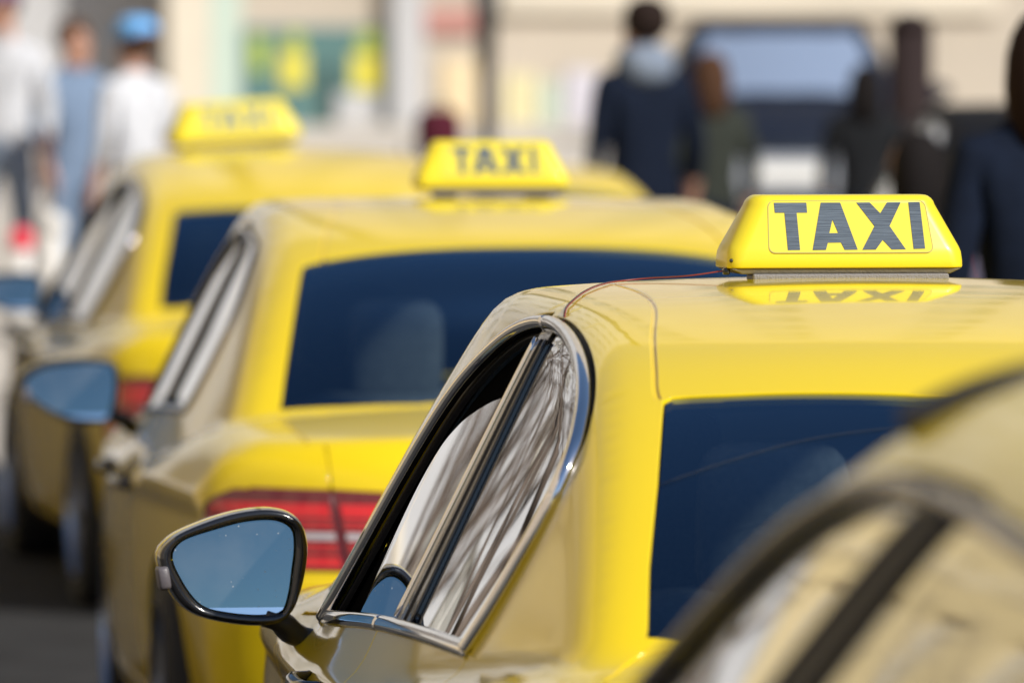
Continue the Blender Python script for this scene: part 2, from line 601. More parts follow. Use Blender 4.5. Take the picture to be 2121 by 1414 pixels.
MIRROR_GLASS = dust = None
def mirror_material():
    m = mat('mirror_glass_dusty', (0.21, 0.31, 0.33), 0.015, 1.0)
    nt = m.node_tree
    if len(nt.nodes) > 3: return m
    b = nt.nodes['Principled BSDF']
    out = nt.nodes['Material Output']
    tc = nt.nodes.new('ShaderNodeTexCoord')
    v = nt.nodes.new('ShaderNodeTexVoronoi')
    v.inputs['Scale'].default_value = 90
    nt.links.new(tc.outputs['Object'], v.inputs['Vector'])
    # only some cells carry a speck, each of its own size
    sp = nt.nodes.new('ShaderNodeSeparateColor')
    nt.links.new(v.outputs['Color'], sp.inputs[0])
    rr = nt.nodes.new('ShaderNodeMapRange')
    rr.inputs['From Min'].default_value = 0.15; rr.inputs['From Max'].default_value = 1.0
    rr.inputs['To Min'].default_value = 0.0; rr.inputs['To Max'].default_value = 0.15
    nt.links.new(sp.outputs[0], rr.inputs['Value'])
    lt = nt.nodes.new('ShaderNodeMath'); lt.operation = 'LESS_THAN'
    nt.links.new(v.outputs['Distance'], lt.inputs[0]); nt.links.new(rr.outputs['Result'], lt.inputs[1])
    n = nt.nodes.new('ShaderNodeTexNoise'); n.inputs['Scale'].default_value = 14; n.inputs['Detail'].default_value = 8
    nt.links.new(tc.outputs['Object'], n.inputs['Vector'])
    hz = nt.nodes.new('ShaderNodeMapRange'); hz.inputs['From Min'].default_value = 0.35; hz.inputs['From Max'].default_value = 0.8
    hz.inputs['To Min'].default_value = 0.02; hz.inputs['To Max'].default_value = 0.09
    nt.links.new(n.outputs['Fac'], hz.inputs['Value'])
    ml = nt.nodes.new('ShaderNodeMath'); ml.operation = 'MULTIPLY'; ml.inputs[1].default_value = 0.45
    nt.links.new(lt.outputs[0], ml.inputs[0])
    ad = nt.nodes.new('ShaderNodeMath'); ad.operation = 'ADD'; ad.use_clamp = True
    nt.links.new(ml.outputs[0], ad.inputs[0]); nt.links.new(hz.outputs['Result'], ad.inputs[1])
    df = nt.nodes.new('ShaderNodeBsdfDiffuse'); df.inputs['Color'].default_value = (0.55, 0.56, 0.56, 1)
    mx = nt.nodes.new('ShaderNodeMixShader')
    nt.links.new(ad.outputs[0], mx.inputs[0]); nt.links.new(b.outputs[0], mx.inputs[1]); nt.links.new(df.outputs[0], mx.inputs[2])
    nt.links.new(mx.outputs[0], out.inputs['Surface'])
    return m

def build_mirror(root, sgn, V):
    """door mirror, drawn for the left side in the plane y = V['my'] and mirrored for the right."""
    my = V['my']
    O = ell(V['mirror_rim'], 72)
    G = ell(V['mirror_glass'], 72)
    # align the starts so the rings bridge cleanly
    cO, cG = O.mean(0), G.mean(0)
    def byang(L, c):
        a = np.arctan2(L[:, 1] - c[1], L[:, 0] - c[0])
        return np.roll(L, -int(np.argmin(a)), 0) if area2(L) > 0 else np.roll(L[::-1], -int(np.argmin(np.arctan2(L[::-1][:, 1] - c[1], L[::-1][:, 0] - c[0]))), 0)
    O, G = byang(O, cO), byang(G, cG)
    n = len(O)
    def ring(L, y): return np.stack([L[:, 0] * 1.0, np.full(n, y), L[:, 1]], 1)
    def sc(L, k, c=None): c = L.mean(0) if c is None else c; return c + (L - c) * k
    mir = lambda P: P * np.array([sgn, 1, 1])
    def strips(rings, capend=False):
        Vv = np.vstack(rings); F = []
        for i in range(len(rings) - 1):
            for q in range(n):
                r_ = (q + 1) % n
                F.append((i * n + q, i * n + r_, (i + 1) * n + r_, (i + 1) * n + q))
        if capend: F.append(tuple((len(rings) - 1) * n + q for q in range(n)))
        return Vv, F
    flip = sgn < 0
    def mk(name, Vv, F, m, parent):
        if not flip: F = [f[::-1] for f in F]
        o = mesh_obj(name, mir(Vv), F, m, parent)
        return o
    sg = 1
    Ga = G + (sc(G, 1.035) - G)
    rim = [ring(Ga, my + .016), ring(Ga, my + .004), ring(sc(G, 1.05), my + .0005), ring((sc(G, 1.05) * .55 + O * .45), my - .003), ring(O * .9 + cO * .1 * 1 if False else O * .93 + G * .07, my), ring(O, my + .006), ring(sc(O, 1.012), my + .018), ring(sc(O, 1.018), my + .028)]
    Vv, F = strips(rim)
    hs = mk('mirror_housing', Vv, F, BLACKG if V.get('black_rim', True) else PLASTIC, root)
    cap = [ring(sc(O, 1.02), my + .0285), ring(sc(O, 1.03), my + .034), ring(sc(O, 1.03), my + .055)]
    for k, y in ((.99, .075), (.92, .093), (.80, .108), (.60, .12), (.3, .128), (.05, .13)):
        cap.append(ring(sc(O, k), my + y))
    Vv, F = strips(cap, True)
    mk('mirror_cap', Vv, F, PAINT, hs)
    # the glass: slightly convex, tilted to look up and outwards
    gm = [ring(G, my + .006)]
    c = G.mean(0)
    tx, tz = V.get('mtilt', (0.10, 0.16))
    rings = []
    for k in (1.0, .85, .7, .5, .3, .12):
        L = sc(G, k, c)
        y = np.full(n, my + .008)
        rings.append(np.stack([L[:, 0], y, L[:, 1]], 1))
    Vv, F = strips(rings, True)
    Nn = np.zeros_like(Vv)
    Nn[:, 0] = (tx + (Vv[:, 0] - c[0]) * V.get('mcurv', .5)); Nn[:, 1] = -1
    Nn[:, 2] = (tz + (Vv[:, 2] - c[1]) * V.get('mcurv', .5))
    Nn /= np.linalg.norm(Nn, axis=1)[:, None]
    Vm, Nm = mir(Vv), mir(Nn)
    fn = np.cross(Vm[F[0][1]] - Vm[F[0][0]], Vm[F[0][2]] - Vm[F[0][0]])
    if np.dot(fn, Nm[F[0][0]]) < 0: F = [f[::-1] for f in F]
    mesh_obj('mirror_glass', Vm, F, mirror_material(), hs, N=Nm)
    zc0 = G[:, 1].min() + .0125
    Q = clip_half(dense(G, .004), np.array([0, zc0]), np.array([0, -1.]))
    if len(Q) > 3:
        Vs = np.stack([Q[:, 0], np.full(len(Q), my + .0068), Q[:, 1]], 1)
        Nq = np.tile(np.array([-.03, -1, .17]), (len(Q), 1)); Nq[:, 0] += (Q[:, 0] - c[0]) * .4; Nq /= np.linalg.norm(Nq, axis=1)[:, None]
        Vm, Nm = mir(Vs), mir(Nq)
        f = list(range(len(Q)))
        fn = sum((np.cross(Vm[i] - Vm[0], Vm[(i + 1) % len(Q)] - Vm[0]) for i in range(1, len(Q) - 1)), np.zeros(3))
        if np.dot(fn, Nm[0]) < 0: f = f[::-1]
        mesh_obj('mirror_strip', Vm, [tuple(f)], mat('mirror_pale_sky', (.72, .80, .86), .03, 1.0), hs, N=Nm)  # lowest strip in a paler mirror colour, painted as brighter reflected sky
    # grey turn-signal tab on the outer edge
    iz = cO[1] - .012
    ix = O[np.argmin(np.abs(O[:, 1] - iz) + (O[:, 0] > cO[0]) * 9), 0]
    Vv, F = superbox((ix - .002, my + .014, iz - .006), (.022, .05, .042), .4, rot=Matrix.Rotation(R(-9), 3, 'Y'))
    mk('mirror_indicator', Vv, [f[::-1] for f in F], GREYPL, hs)
    # arm
    a0 = np.array(V['arm0']); a1 = np.array(V['arm1'])
    path = crv([a0 + (-.03, 0, .012), a0, (a0 + a1) / 2 + (0, 0, -.004), a1, a1 + (.05, 0, -.012)], .01)
    nn = np.tile(np.array([0, 0, 1.0]), (len(path), 1))
    Vv, F = sweep(path, nn, [(-.028, -.008), (-.026, .012), (-.008, .020), (.012, .020), (.028, .012), (.03, -.006), (.012, -.018), (-.014, -.018)])
    mk('mirror_arm', Vv, F, PLASTIC, hs)

def build_wheel(root, x, y, sgn):
    r = empty('wheel', (x, y, .325)); r.parent = root
    seg = 40
    prof = [(-.105, .225), (-.112, .30), (-.095, .322), (-.06, .327), (.06, .327), (.095, .322), (.112, .30), (.105, .225)]
    V, F = [], []
    for i in range(seg):
        a = 2 * math.pi * i / seg
        for px, pr in prof: V.append((px, pr * math.cos(a), pr * math.sin(a)))
    k = len(prof)
    for i in range(seg):
        j = (i + 1) % seg
        for q in range(k - 1): F.append((i * k + q, i * k + q + 1, j * k + q + 1, j * k + q))
    mesh_obj('tyre', V, F, TYRE, r)
    bm = bmesh.new()
    xo = sgn * .085
    for i in range(10):
        a = 2 * math.pi * i / 10
        box_bm(bm, (xo, .125 * math.cos(a), .125 * math.sin(a)), (.03, .19, .035), Matrix.Rotation(a, 4, 'X'))
    bmesh.ops.create_cone(bm, cap_ends=True, segments=24, radius1=.055, radius2=.05, depth=.05, matrix=Matrix.Translation((xo, 0, 0)) @ Matrix.Rotation(R(90), 4, 'Y'))
    for q in (-.09, .09):
        bmesh.ops.create_cone(bm, cap_ends=False, segments=40, radius1=.228, radius2=.222, depth=.05, matrix=Matrix.Translation((q, 0, 0)) @ Matrix.Rotation(R(90), 4, 'Y'))
    bmesh.ops.create_cone(bm, cap_ends=True, segments=40, radius1=.215, radius2=.215, depth=.01, matrix=Matrix.Translation((0, 0, 0)) @ Matrix.Rotation(R(90), 4, 'Y'))
    bm_obj('rim', bm, RIM, r)

def build_seats(root):
    def seat(name, x, y, wd, back, rz=8):
        s = empty(name, (x, y, 0)); s.parent = root
        V, F = superbox((0, .0, .50), (wd, .52, .16), .35); mesh_obj('seat_cushion', V, F, SEATM, s)
        V, F = superbox((0, -.26, .80), (wd, .14, .58), .35, rot=Matrix.Rotation(R(rz), 3, 'X')); mesh_obj('backrest', V, F, SEATM, s)
        for hx in back:
            V, F = superbox((hx, -.33, 1.17), (.26, .10, .20), .45, rot=Matrix.Rotation(R(rz), 3, 'X')); mesh_obj('headrest', V, F, SEATM, s)
    seat('front_seat', -.37, .10, .50, [0]); seat('front_seat', .37, .10, .50, [0])
    s = empty('rear_bench', (0, -.95, 0)); s.parent = root
    V, F = superbox((0, .05, .50), (1.25, .50, .16), .3); mesh_obj('seat_cushion', V, F, SEATM, s)
    V, F = superbox((0, -.20, .78), (1.25, .15, .52), .3, rot=Matrix.Rotation(R(14), 3, 'X')); mesh_obj('backrest', V, F, SEATM, s)
    for hx in (-.33, .33):
        V, F = superbox((hx, -.235, 1.13), (.235, .10, .25), .4, rot=Matrix.Rotation(R(10), 3, 'X')); mesh_obj('headrest', V, F, SEATM, s)
    box('parcel_shelf', (0, -1.45, .93), (1.18, .5, .03), LINING, root)
    V, F = superbox((0, .80, .84), (1.30, .42, .24), .4); mesh_obj('dashboard', V, F, LINING, root)
    a = np.linspace(0, 2 * np.pi, 33)
    c = np.array([-.37, .50, .90])
    P = np.stack([c[0] + .185 * np.cos(a), c[1] + .185 * np.sin(a) * .42, c[2] + .185 * np.sin(a) * .9], 1)
    V, F = tube(P, .013); mesh_obj('steering_wheel', V, F, PLASTIC, root)
    V, F = superbox((0, .42, 1.33), (.24, .03, .07), .5); mesh_obj('interior_mirror', V, F, PLASTIC, root)

def build_car(V, name):
    sh = Shape(V)
    root = empty(name)
    acc = Acc()
    xb = Interp(V['split'], 0.03)
    rear_y = lambda x, z: sh.tail(z) + 0.33 * (np.abs(x) / 0.9) ** 3.2
    zl = V['lip_z']
    # ---- shared borders
    xr, xf = V['px']
    yP = float(rear_y(xr, zl) + .03)
    yF = 1.74
    yy = np.linspace(yP, yF, 230)
    xs = xb(yy); xs[0] = xr
    xfront = float(xs[-1])
    split = sh.top(np.stack([-xs, yy], 1))                 # rear -> front, left side
    xx = np.linspace(-xr, xr, 75)
    t_rear = sh.top(np.stack([xx, rear_y(xx, zl) + .03], 1)); t_rear[0] = split[0]; t_rear[-1] = split[0] * (-1, 1, 1)
    xx = np.linspace(-xfront, xfront, 60)
    yfr = yF + (2.16 - 0.45 * (np.abs(xx) / .9) ** 2.6) - (2.16 - 0.45 * (xfront / .9) ** 2.6)
    t_front = sh.top(np.stack([xx, yfr], 1)); t_front[0] = split[-1]; t_front[-1] = split[-1] * (-1, 1, 1)
    ZB = 0.23
    zz = np.linspace(split[0, 2], ZB, 45)
    xe = xr + .05 * np.clip((split[0, 2] - zz) / .15, 0, 1)
    s_rear = sh.rear(np.stack([-xe, zz], 1)); s_rear[0] = split[0]
    zz = np.linspace(split[-1, 2], ZB, 40)
    s_front = sh.front(np.stack([np.full(len(zz), -xfront), zz], 1)); s_front[0] = split[-1]
    # ---- side
    low = np.linspace(s_front[-1, 1], s_rear[-1, 1], 180)[1:-1]
    lowp = sh.side(np.stack([low, np.full(len(low), ZB)], 1))
    b3 = np.vstack([s_rear[::-1], split[1:], s_front[1:], lowp])
    b2 = b3[:, 1:3].copy()
    dl = V['dlo']
    D1 = loop(crv(dl['bottom'], .012), crv(dl['arch'], .012))
    wgt = np.clip((D1[:, 1] - 1.16) / .10, 0, 1) * .019 + .003
    if len(dl['arch']) : wgt = np.maximum(wgt, (D1[:, 0] > dl.get('fy', -.3)) * .016 * np.clip((D1[:, 1] - .95) / .08, 0, 1) + .003)
    P1 = sh.side(D1); N1 = sh.grad(P1)
    wgt = wgt * np.clip(np.abs(N1[:, 0]), .12, 1) ** 1.3 * np.where(D1[:, 0] < -.45, .30, .75)
    D0 = offset(D1, wgt); Dm = offset(D1, -.010); D2 = offset(D1, -.019)
    (l1a, l1b), (l2a, l2b) = dl['pillar']
    rear_g = dense(cut_line(D2, l2a, l2b, (-1.0, 1.05)), .02)
    front_all = dense(cut_line(D2, l1a, l1b, (.75, .95)), .02)
    if dl.get('front_glass'):
        fg = loop(crv(dl['front_glass'], .015), np.array(dl['front_glass_close'], float))
        fg = dense(fg, .02)
    else: fg = front_all
    seam = V['seam']
    zbot = .30
    def door(front_curve, rear_curve): return loop(crv(rear_curve[::-1], .02), np.array([front_curve[0]]), crv(front_curve, .02), np.array([rear_curve[-1]]))
    rd = dense(loop(crv(seam['mid'], .02), crv(seam['rear'][::-1], .02)), .025)
    fd = dense(loop(crv(seam['front'], .02), crv(seam['mid'][::-1], .02)), .025)
    a = np.linspace(0, 2 * np.pi, 64, endpoint=False)
    arch_r = np.stack([V['axle'][0] + .352 * np.cos(a), .325 + .352 * np.sin(a)], 1)
    arch_f = np.stack([V['axle'][1] + .352 * np.cos(a), .325 + .352 * np.sin(a)], 1)
    zt0, zt1 = V['tl_z']
    zb_ = V['bumper_z']
    tls = np.array([(-2.7, zt1 + .002), (-2.29, zt1 - .004), (-2.235, zt1 - .03), (-2.19, zt1 - .075), (-2.18, zt0 + .03), (-2.22, zt0), (-2.7, zt0)], float)
    def bands(L):
        out = []
        H = zt1 - zt0
        for f0, f1, nm in ((.02, .18, 'B'), (.24, .275, 'B'), (.305, .34, 'B'), (.385, .475, 'W'), (.52, .55, 'B'), (.585, .62, 'B'), (.665, .83, 'B')):
            Q = clip_half(clip_half(L, np.array([0, zt0 + f0 * H]), np.array([0, 1.])), np.array([0, zt0 + f1 * H]), np.array([0, -1.]))
            if len(Q) > 2: out.append((nm, Q))
        return out
    bump_s = np.array([(-2.9, .1), (-2.9, zb_), (-1.9, zb_), (-1.9, .1)], float)
    polys = [('rear_glass', rear_g), ('front_glass', fg), ('front_open', front_all), ('pillar', D2), ('seal', D0),
             ('none', arch_r), ('none', arch_f)]
    for nm, Q in bands(offset(tls, -.012)):
        if nm == 'B': polys.append(('tl_B', dense(Q, .02)))
    polys += [('tl_D', dense(tls, .02)), ('none', offset(dense(tls, .02), .004)),
              ('rear_door', offset(rd, -.0035)), ('front_door', offset(fd, -.0035)), ('none', offset(rd, .0035)), ('none', offset(fd, .0035)),
              ('bumper', dense(bump_s, .03)), ('none', offset(dense(bump_s, .03), .006))]
    g = V.get('grid', 1.0)
    Vv, T, reg = patch(b2, b3, polys, [(-2.1, .75, .86, 1.5, .018 * g), (-2.7, 2.3, .2, 1.5, .03 * g)], sh.side)
    for i, (nm, L) in list(enumerate(polys)) + [(-1, ('body', None))]:
        if nm == 'none': continue
        t = T[reg == i]
        acc.add(nm if nm in ('body', 'bumper') else nm + '_L', Vv, t)
        acc.add(nm if nm in ('body', 'bumper') else nm + '_R', Vv * (-1, 1, 1), t)
    # ---- top
    b3 = np.vstack([split[::-1][:-1], t_rear, (split * (-1, 1, 1))[1:], t_front[::-1][1:-1]])
    b2 = b3[:, :2].copy()
    sym = lambda L: loop(np.array(L, float), (np.array(L, float) * (-1, 1))[::-1])
    rw = dense(sym(V['rw_poly']), .02)
    ws = dense(sym(np.array(V['ws_poly'], float) + (0, V.get('ws_y', 0))), .02)
    lid_l = crv(V['lid'], .02)
    lid = dense(sym(lid_l), .02)
    dit = crv(V['ditch'], .02)
    dw = .006
    def dpoly(L, s): P = np.vstack([L + (dw, 0), (L - (dw, 0))[::-1]]); return P * (s, 1)
    hood = dense(sym([(0, 1.28), (-.45, 1.22), (-.66, 1.14), (-.68, 1.4), (-.62, 2.4)]), .04)
    polys = [('rear_window', rw), ('none', offset(rw, .005)), ('windshield', ws), ('none', offset(ws, .005)),
             ('roof_moulding_L', dpoly(dit, 1)), ('roof_moulding_R', dpoly(dit, -1)),
             ('boot_lid', offset(lid, -.0035)), ('none', offset(lid, .0035)), ('hood', offset(hood, -.0035)), ('none', offset(hood, .0035))]
    Vv, T, reg = patch(b2, b3, polys, [(-.9, .9, -2.6, -.9, .022 * g), (-.9, .9, -2.7, 2.3, .032 * g)], sh.top)
    for i, (nm, L) in list(enumerate(polys)) + [(-1, ('body', None))]:
        if nm != 'none': acc.add(nm, Vv, T[reg == i])
    # ---- rear
    lowx = np.linspace(-xe[-1], xe[-1], 70)[1:-1]
    lowp = sh.rear(np.stack([lowx, np.full(len(lowx), ZB)], 1))
    b3 = np.vstack([t_rear[::-1], s_rear[1:], lowp, (s_rear * (-1, 1, 1))[::-1][:-1]])
    b2 = b3[:, [0, 2]].copy()
    sx0, sx1 = V['tl_seam']
    to = np.array([(-1.2, zt1 + .002), (sx0 - .004, zt1), (sx1 - .004, zt0), (-1.2, zt0)], float)
    ti = np.array([(sx0 + .004, zt1), (-.30, zt1 - .012), (-.33, zt0 + .03), (sx1 + .004, zt0 + .004)], float)
    lidr = dense(sym([(0, 1.3), (sx0 - .03, 1.3), (sx0, zt1), (sx1, zt0), (sx1 + .01, zb_ + .012), (0, zb_ + .012)]), .02)
    bump = np.array([(-1.3, .1), (1.3, .1), (1.3, zb_), (-1.3, zb_)], float)
    polys = []
    for s in (1, -1):
        sd = '_L' if s == 1 else '_R'
        for L, nm0, key in ((to, 'tl', 0), (ti, 'tli', 1)):
            for nm, Q in bands(offset(L, -.008)):
                if nm == 'W':
                    Q = clip_half(Q, np.array([-.66, 0]), np.array([1., 0]))
                    if len(Q) < 3: continue
                polys.append((nm0 + '_' + nm + sd, dense(Q, .02) * (s, 1)))
            polys.append((nm0 + '_D' + sd, dense(L, .02) * (s, 1)))
            polys.append(('none', offset(dense(L, .02), .0035) * (s, 1)))
    polys += [('boot_lid', offset(lidr, -.0035)), ('none', offset(lidr, .0035)), ('bumper', dense(bump, .03)), ('none', offset(dense(bump, .03), .006))]
    Vv, T, reg = patch(b2, b3, polys, [(-1, 1, .2, 1.1, .026 * g)], sh.rear)
    for i, (nm, L) in list(enumerate(polys)) + [(-1, ('body', None))]:
        if nm != 'none': acc.add(nm, Vv, T[reg == i])
    # ---- front
    lowx = np.linspace(-xfront, xfront, 50)[1:-1]
    lowp = sh.front(np.stack([lowx, np.full(len(lowx), ZB)], 1))
    b3 = np.vstack([t_front[::-1], s_front[1:], lowp, (s_front * (-1, 1, 1))[::-1][:-1]])
    b2 = b3[:, [0, 2]].copy()
    polys = []
    for s in (1, -1):
        L = dense(np.array([(-.9, .70), (-.38, .66), (-.40, .58), (-.9, .60)], float), .03) * (s, 1)
        polys.append(('headlight' + ('_L' if s == 1 else '_R'), L))
    polys.append(('grille', dense(np.array([(-.36, .66), (.36, .66), (.34, .50), (-.34, .50)], float), .03)))
    Vv, T, reg = patch(b2, b3, polys, [(-1, 1, .2, 1.0, .04)], sh.front)
    for i, (nm, L) in list(enumerate(polys)) + [(-1, ('body', None))]: acc.add(nm, Vv, T[reg == i])

    # ---- objects
    get = acc.get
    Vb, Tb = get('body')
    part(sh, Vb, Tb, 'body', PAINT, root, skirt=.02)
    Nb = sh.grad(Vb)
    inside = Vb[:, 2] > .25
    lin = mesh_obj('lining', Vb - Nb * .030, Tb, LINING, root)
    for key, nm, m, lift, sk in (('boot_lid', 'boot_lid', PAINT, 0, .02), ('bumper', 'bumper', PAINT, .001, .02), ('hood', 'hood', PAINT, 0, .02),
                                 ('rear_window', 'rear_window', PRIVACY, -.003, 0), ('windshield', 'windshield', CLEAR, -.003, 0), ('grille', 'grille', BLACKG, -.004, .01)):
        if key in acc.d: part(sh, *get(key), nm, m, root, lift, sk)
    for sd, sg in (('_L', 1), ('_R', -1)):
        dr = part(sh, *get('rear_door' + sd), 'rear_door', PAINT, root, 0, .02)
        df = part(sh, *get('front_door' + sd), 'front_door', PAINT, root, 0, .02)
        part(sh, *get('rear_glass' + sd), 'side_window', dl.get('glass', SIDEG), root, -.006, 0)
        part(sh, *get('front_glass' + sd), 'side_window', dl.get('glass', SIDEG), root, -.006, 0)
        part(sh, *get('seal' + sd), 'window_seal', RUBBER, root, -.010, .01)
        part(sh, *get('pillar' + sd), 'pillar_trim', dl.get('pmat', BLACKG), root, -.001, .008)
        if 'front_open' + sd in acc.d: part(sh, *get('front_open' + sd), 'window_opening_dark', MATTE, root, -.028, 0)  # matte black sheet painted as the darkness of the open window
        part(sh, *get('roof_moulding' + sd), 'roof_moulding', PAINT, root, -.004, 0)
        part(sh, *get('headlight' + sd), 'headlight', LENSW, root, .001, .01)
        tl = part(sh, *get('tl_D' + sd), 'tail_light', RED_D, root, .001, .015)
        part(sh, *get('tl_B' + sd), 'brake_lens', RED_B, tl, .001, 0)
        if 'tl_W' + sd in acc.d: part(sh, *get('tl_W' + sd), 'reversing_lens', LENSW, tl, .001, 0)
        ti_ = part(sh, *get('tli_D' + sd), 'tail_light', RED_D, root, .001, .015)
        part(sh, *get('tli_B' + sd), 'brake_lens', RED_B, ti_, .001, 0)
        if 'tli_W' + sd in acc.d: part(sh, *get('tli_W' + sd), 'reversing_lens', LENSW, ti_, .001, 0)
        flip = np.array([sg, 1, 1.])
        def strip(L2, wd, ht, nm, m, parent, lift=0.0):
            P = sh.side(L2); N = sh.grad(P)
            Vs, F = sweep(P + N * lift, N, ring_profile(wd, ht))
            if sg < 0: F = [f[::-1] for f in F]
            mesh_obj(nm, Vs * flip, F, m, parent)
        # chrome round the side windows, in the lengths the doors cut it into
        yB = dl['joint_y']
        bot, ar = crv(dl['bottom'], .008), crv(dl['arch'], .008)
        ci, cj = len(bot) - 1, 0
        full = offset(loop(bot, ar), -.010)
        k = len(bot)
        bm_, am_ = full[:k], full[k - 1:]
        i = int(np.argmin(np.abs(bm_[:, 0] - yB)))
        wb, hb = dl.get('belt', (.030, .012)); wa, ha = dl.get('band', (.025, .019))
        strip(bm_[:i], wb, hb, 'belt_trim', dl['trim'], df)
        strip(bm_[i + 1:], wb, hb, 'belt_trim', dl['trim'], dr)
        jt = int(np.argmin(np.abs(am_[:, 0] - dl['joint_top']) + (am_[:, 1] < 1.2) * 9))
        strip(am_[:jt], wa, ha, 'window_trim', dl['trim'], dr)
        strip(am_[jt + 1:-2], wa, ha, 'window_trim', dl['trim'], df)
        # pillar beads
        for (p, q), wd, m in (((l1a, l1b), .012, dl['trim']), ((l2a, l2b), .008, BLACKG)):
            L = crv([p, q], .02); L = L[(L[:, 1] > .0)]
            L = L[inpoly(L, offset(D2, .002))]
            strip(L, wd, .004 if m is not BLACKG else .002, 'pillar_bead', m, root, .001)
        mid = crv([(np.array(l1a) * .45 + np.array(l2a) * .55), (np.array(l1b) * .45 + np.array(l2b) * .55)], .02)
        mid = mid[inpoly(mid, D2)]
        strip(mid, .008, .0015, 'pillar_seal', RUBBER, root, .0005)
        # handles
        for hy, par_ in ((V['handle'][0], dr), (V['handle'][1], df)):
            hz = V['handle'][2]
            P = sh.side(np.array([(hy - .11, hz), (hy - .09, hz), (hy, hz + .003), (hy + .09, hz + .002), (hy + .11, hz + .002)]))
            P[:, 0] -= np.array([-.004, .022, .034, .024, -.004])
            L = crv(P, .01)
            Vs, F = sweep(L, np.tile(np.array([-1., 0, .15]), (len(L), 1)), [(-.013, -.006), (-.012, .004), (-.004, .009), (.006, .009), (.013, .003), (.013, -.006)])
            if sg < 0: F = [f[::-1] for f in F]
            mesh_obj('door_handle', Vs * flip, F, V.get('handle_mat', BLACKG), par_)
        build_mirror(root, sg, V)
        for ax in V['axle']: build_wheel(root, sg * -(float(sh.W(ax)) - .115), ax, -sg)
    # heater wires in the rear window
    if V.get('wires'):
        for zc in V['wires']:
            L = sh.top(crv(zc, .03)); N = sh.grad(L)
            Vs, F = tube(L - N * .001, .0005, 5)
            mesh_obj('heater_wire', Vs, F, RUBBER, root)
    bm = bmesh.new()
    box_bm(bm, (0, -.2, .26), (1.5, 4.2, .08))
    bm_obj('underbody', bm, LINING, root)
    pz = V['bumper_z'] + .07
    P = sh.rear(np.array([(0, pz)]))[0]
    box('number_plate', (0, P[1] - .006, pz), (.52, .012, .11), PLATE, root, .003)
    build_seats(root)
    if V.get('sunroof'):
        half = np.array(V['sunroof'], float)
        L = crv(np.vstack([half, (half * (-1, 1))[::-1][1:]]), .02)
        P = sh.top(L); N = sh.grad(P)
        Vs, F = sweep(P + N * .002, N, [(-.034, -.01), (-.033, .010), (-.018, .020), (.018, .020), (.033, .010), (.034, -.01)])
        mesh_obj('roof_strip', Vs, F, PLASTIC, root)  # raised dark strip following a curve across the roof
    return root

def children(o): return [c for c in bpy.data.objects if c.parent == o]
def copy_tree(o, parent=None):
    c = o.copy()
    COL.objects.link(c)
    if parent is not None: c.parent = parent
    for ch in KIDS.get(o.name, ()): copy_tree(ch, c)
    return c
KIDS = {}
def index_kids():
    KIDS.clear()
    for o in bpy.data.objects:
        if o.parent: KIDS.setdefault(o.parent.name, []).append(o)

# ------------------------------------------------------------------ the three body shapes in the rank
MR_A = [(-1.0833, 0.9851), (-1.0607, 1.0116), (-0.9996, 1.0394), (-0.9384, 1.0556), (-0.8897, 1.0585), (-0.8569, 1.0499), (-0.8376, 1.0314), (-0.8276, 0.997), (-0.8301, 0.9577), (-0.8403, 0.9144), (-0.8529, 0.8844), (-0.8748, 0.8645), (-0.9143, 0.8599), (-0.9881, 0.8699), (-1.0291, 0.8845), (-1.0517, 0.9039), (-1.0684, 0.9308), (-1.0809, 0.9601)]
MG_A = [(-1.0607, 0.9849), (-1.0465, 1.004), (-0.9879, 1.0252), (-0.9258, 1.0396), (-0.8771, 1.0384), (-0.8553, 1.024), (-0.8511, 0.9947), (-0.8554, 0.9538), (-0.8621, 0.9096), (-0.8722, 0.8846), (-0.9016, 0.8782), (-0.9629, 0.8822), (-1.0073, 0.8935), (-1.029, 0.9137), (-1.0491, 0.9456), (-1.0599, 0.9699)]
MR_B = [(-1.116, 0.99), (-1.1033, 1.0129), (-1.0689, 1.0344), (-1.0116, 1.0469), (-0.9352, 1.0504), (-0.8778, 1.0425), (-0.8549, 1.0245), (-0.8499, 0.9761), (-0.8589, 0.9123), (-0.8781, 0.8843), (-0.9227, 0.8795), (-0.9864, 0.8874), (-1.0437, 0.9132), (-1.0881, 0.9491)]
MG_B = [(-1.1008, 0.9772), (-1.088, 1.0001), (-1.0498, 1.0228), (-0.9861, 1.034), (-0.9097, 1.0375), (-0.8689, 1.031), (-0.8613, 1.0016), (-0.8691, 0.9251), (-0.8845, 0.892), (-0.9291, 0.8897), (-0.9864, 0.8976), (-1.0373, 0.9196), (-1.078, 0.9491)]
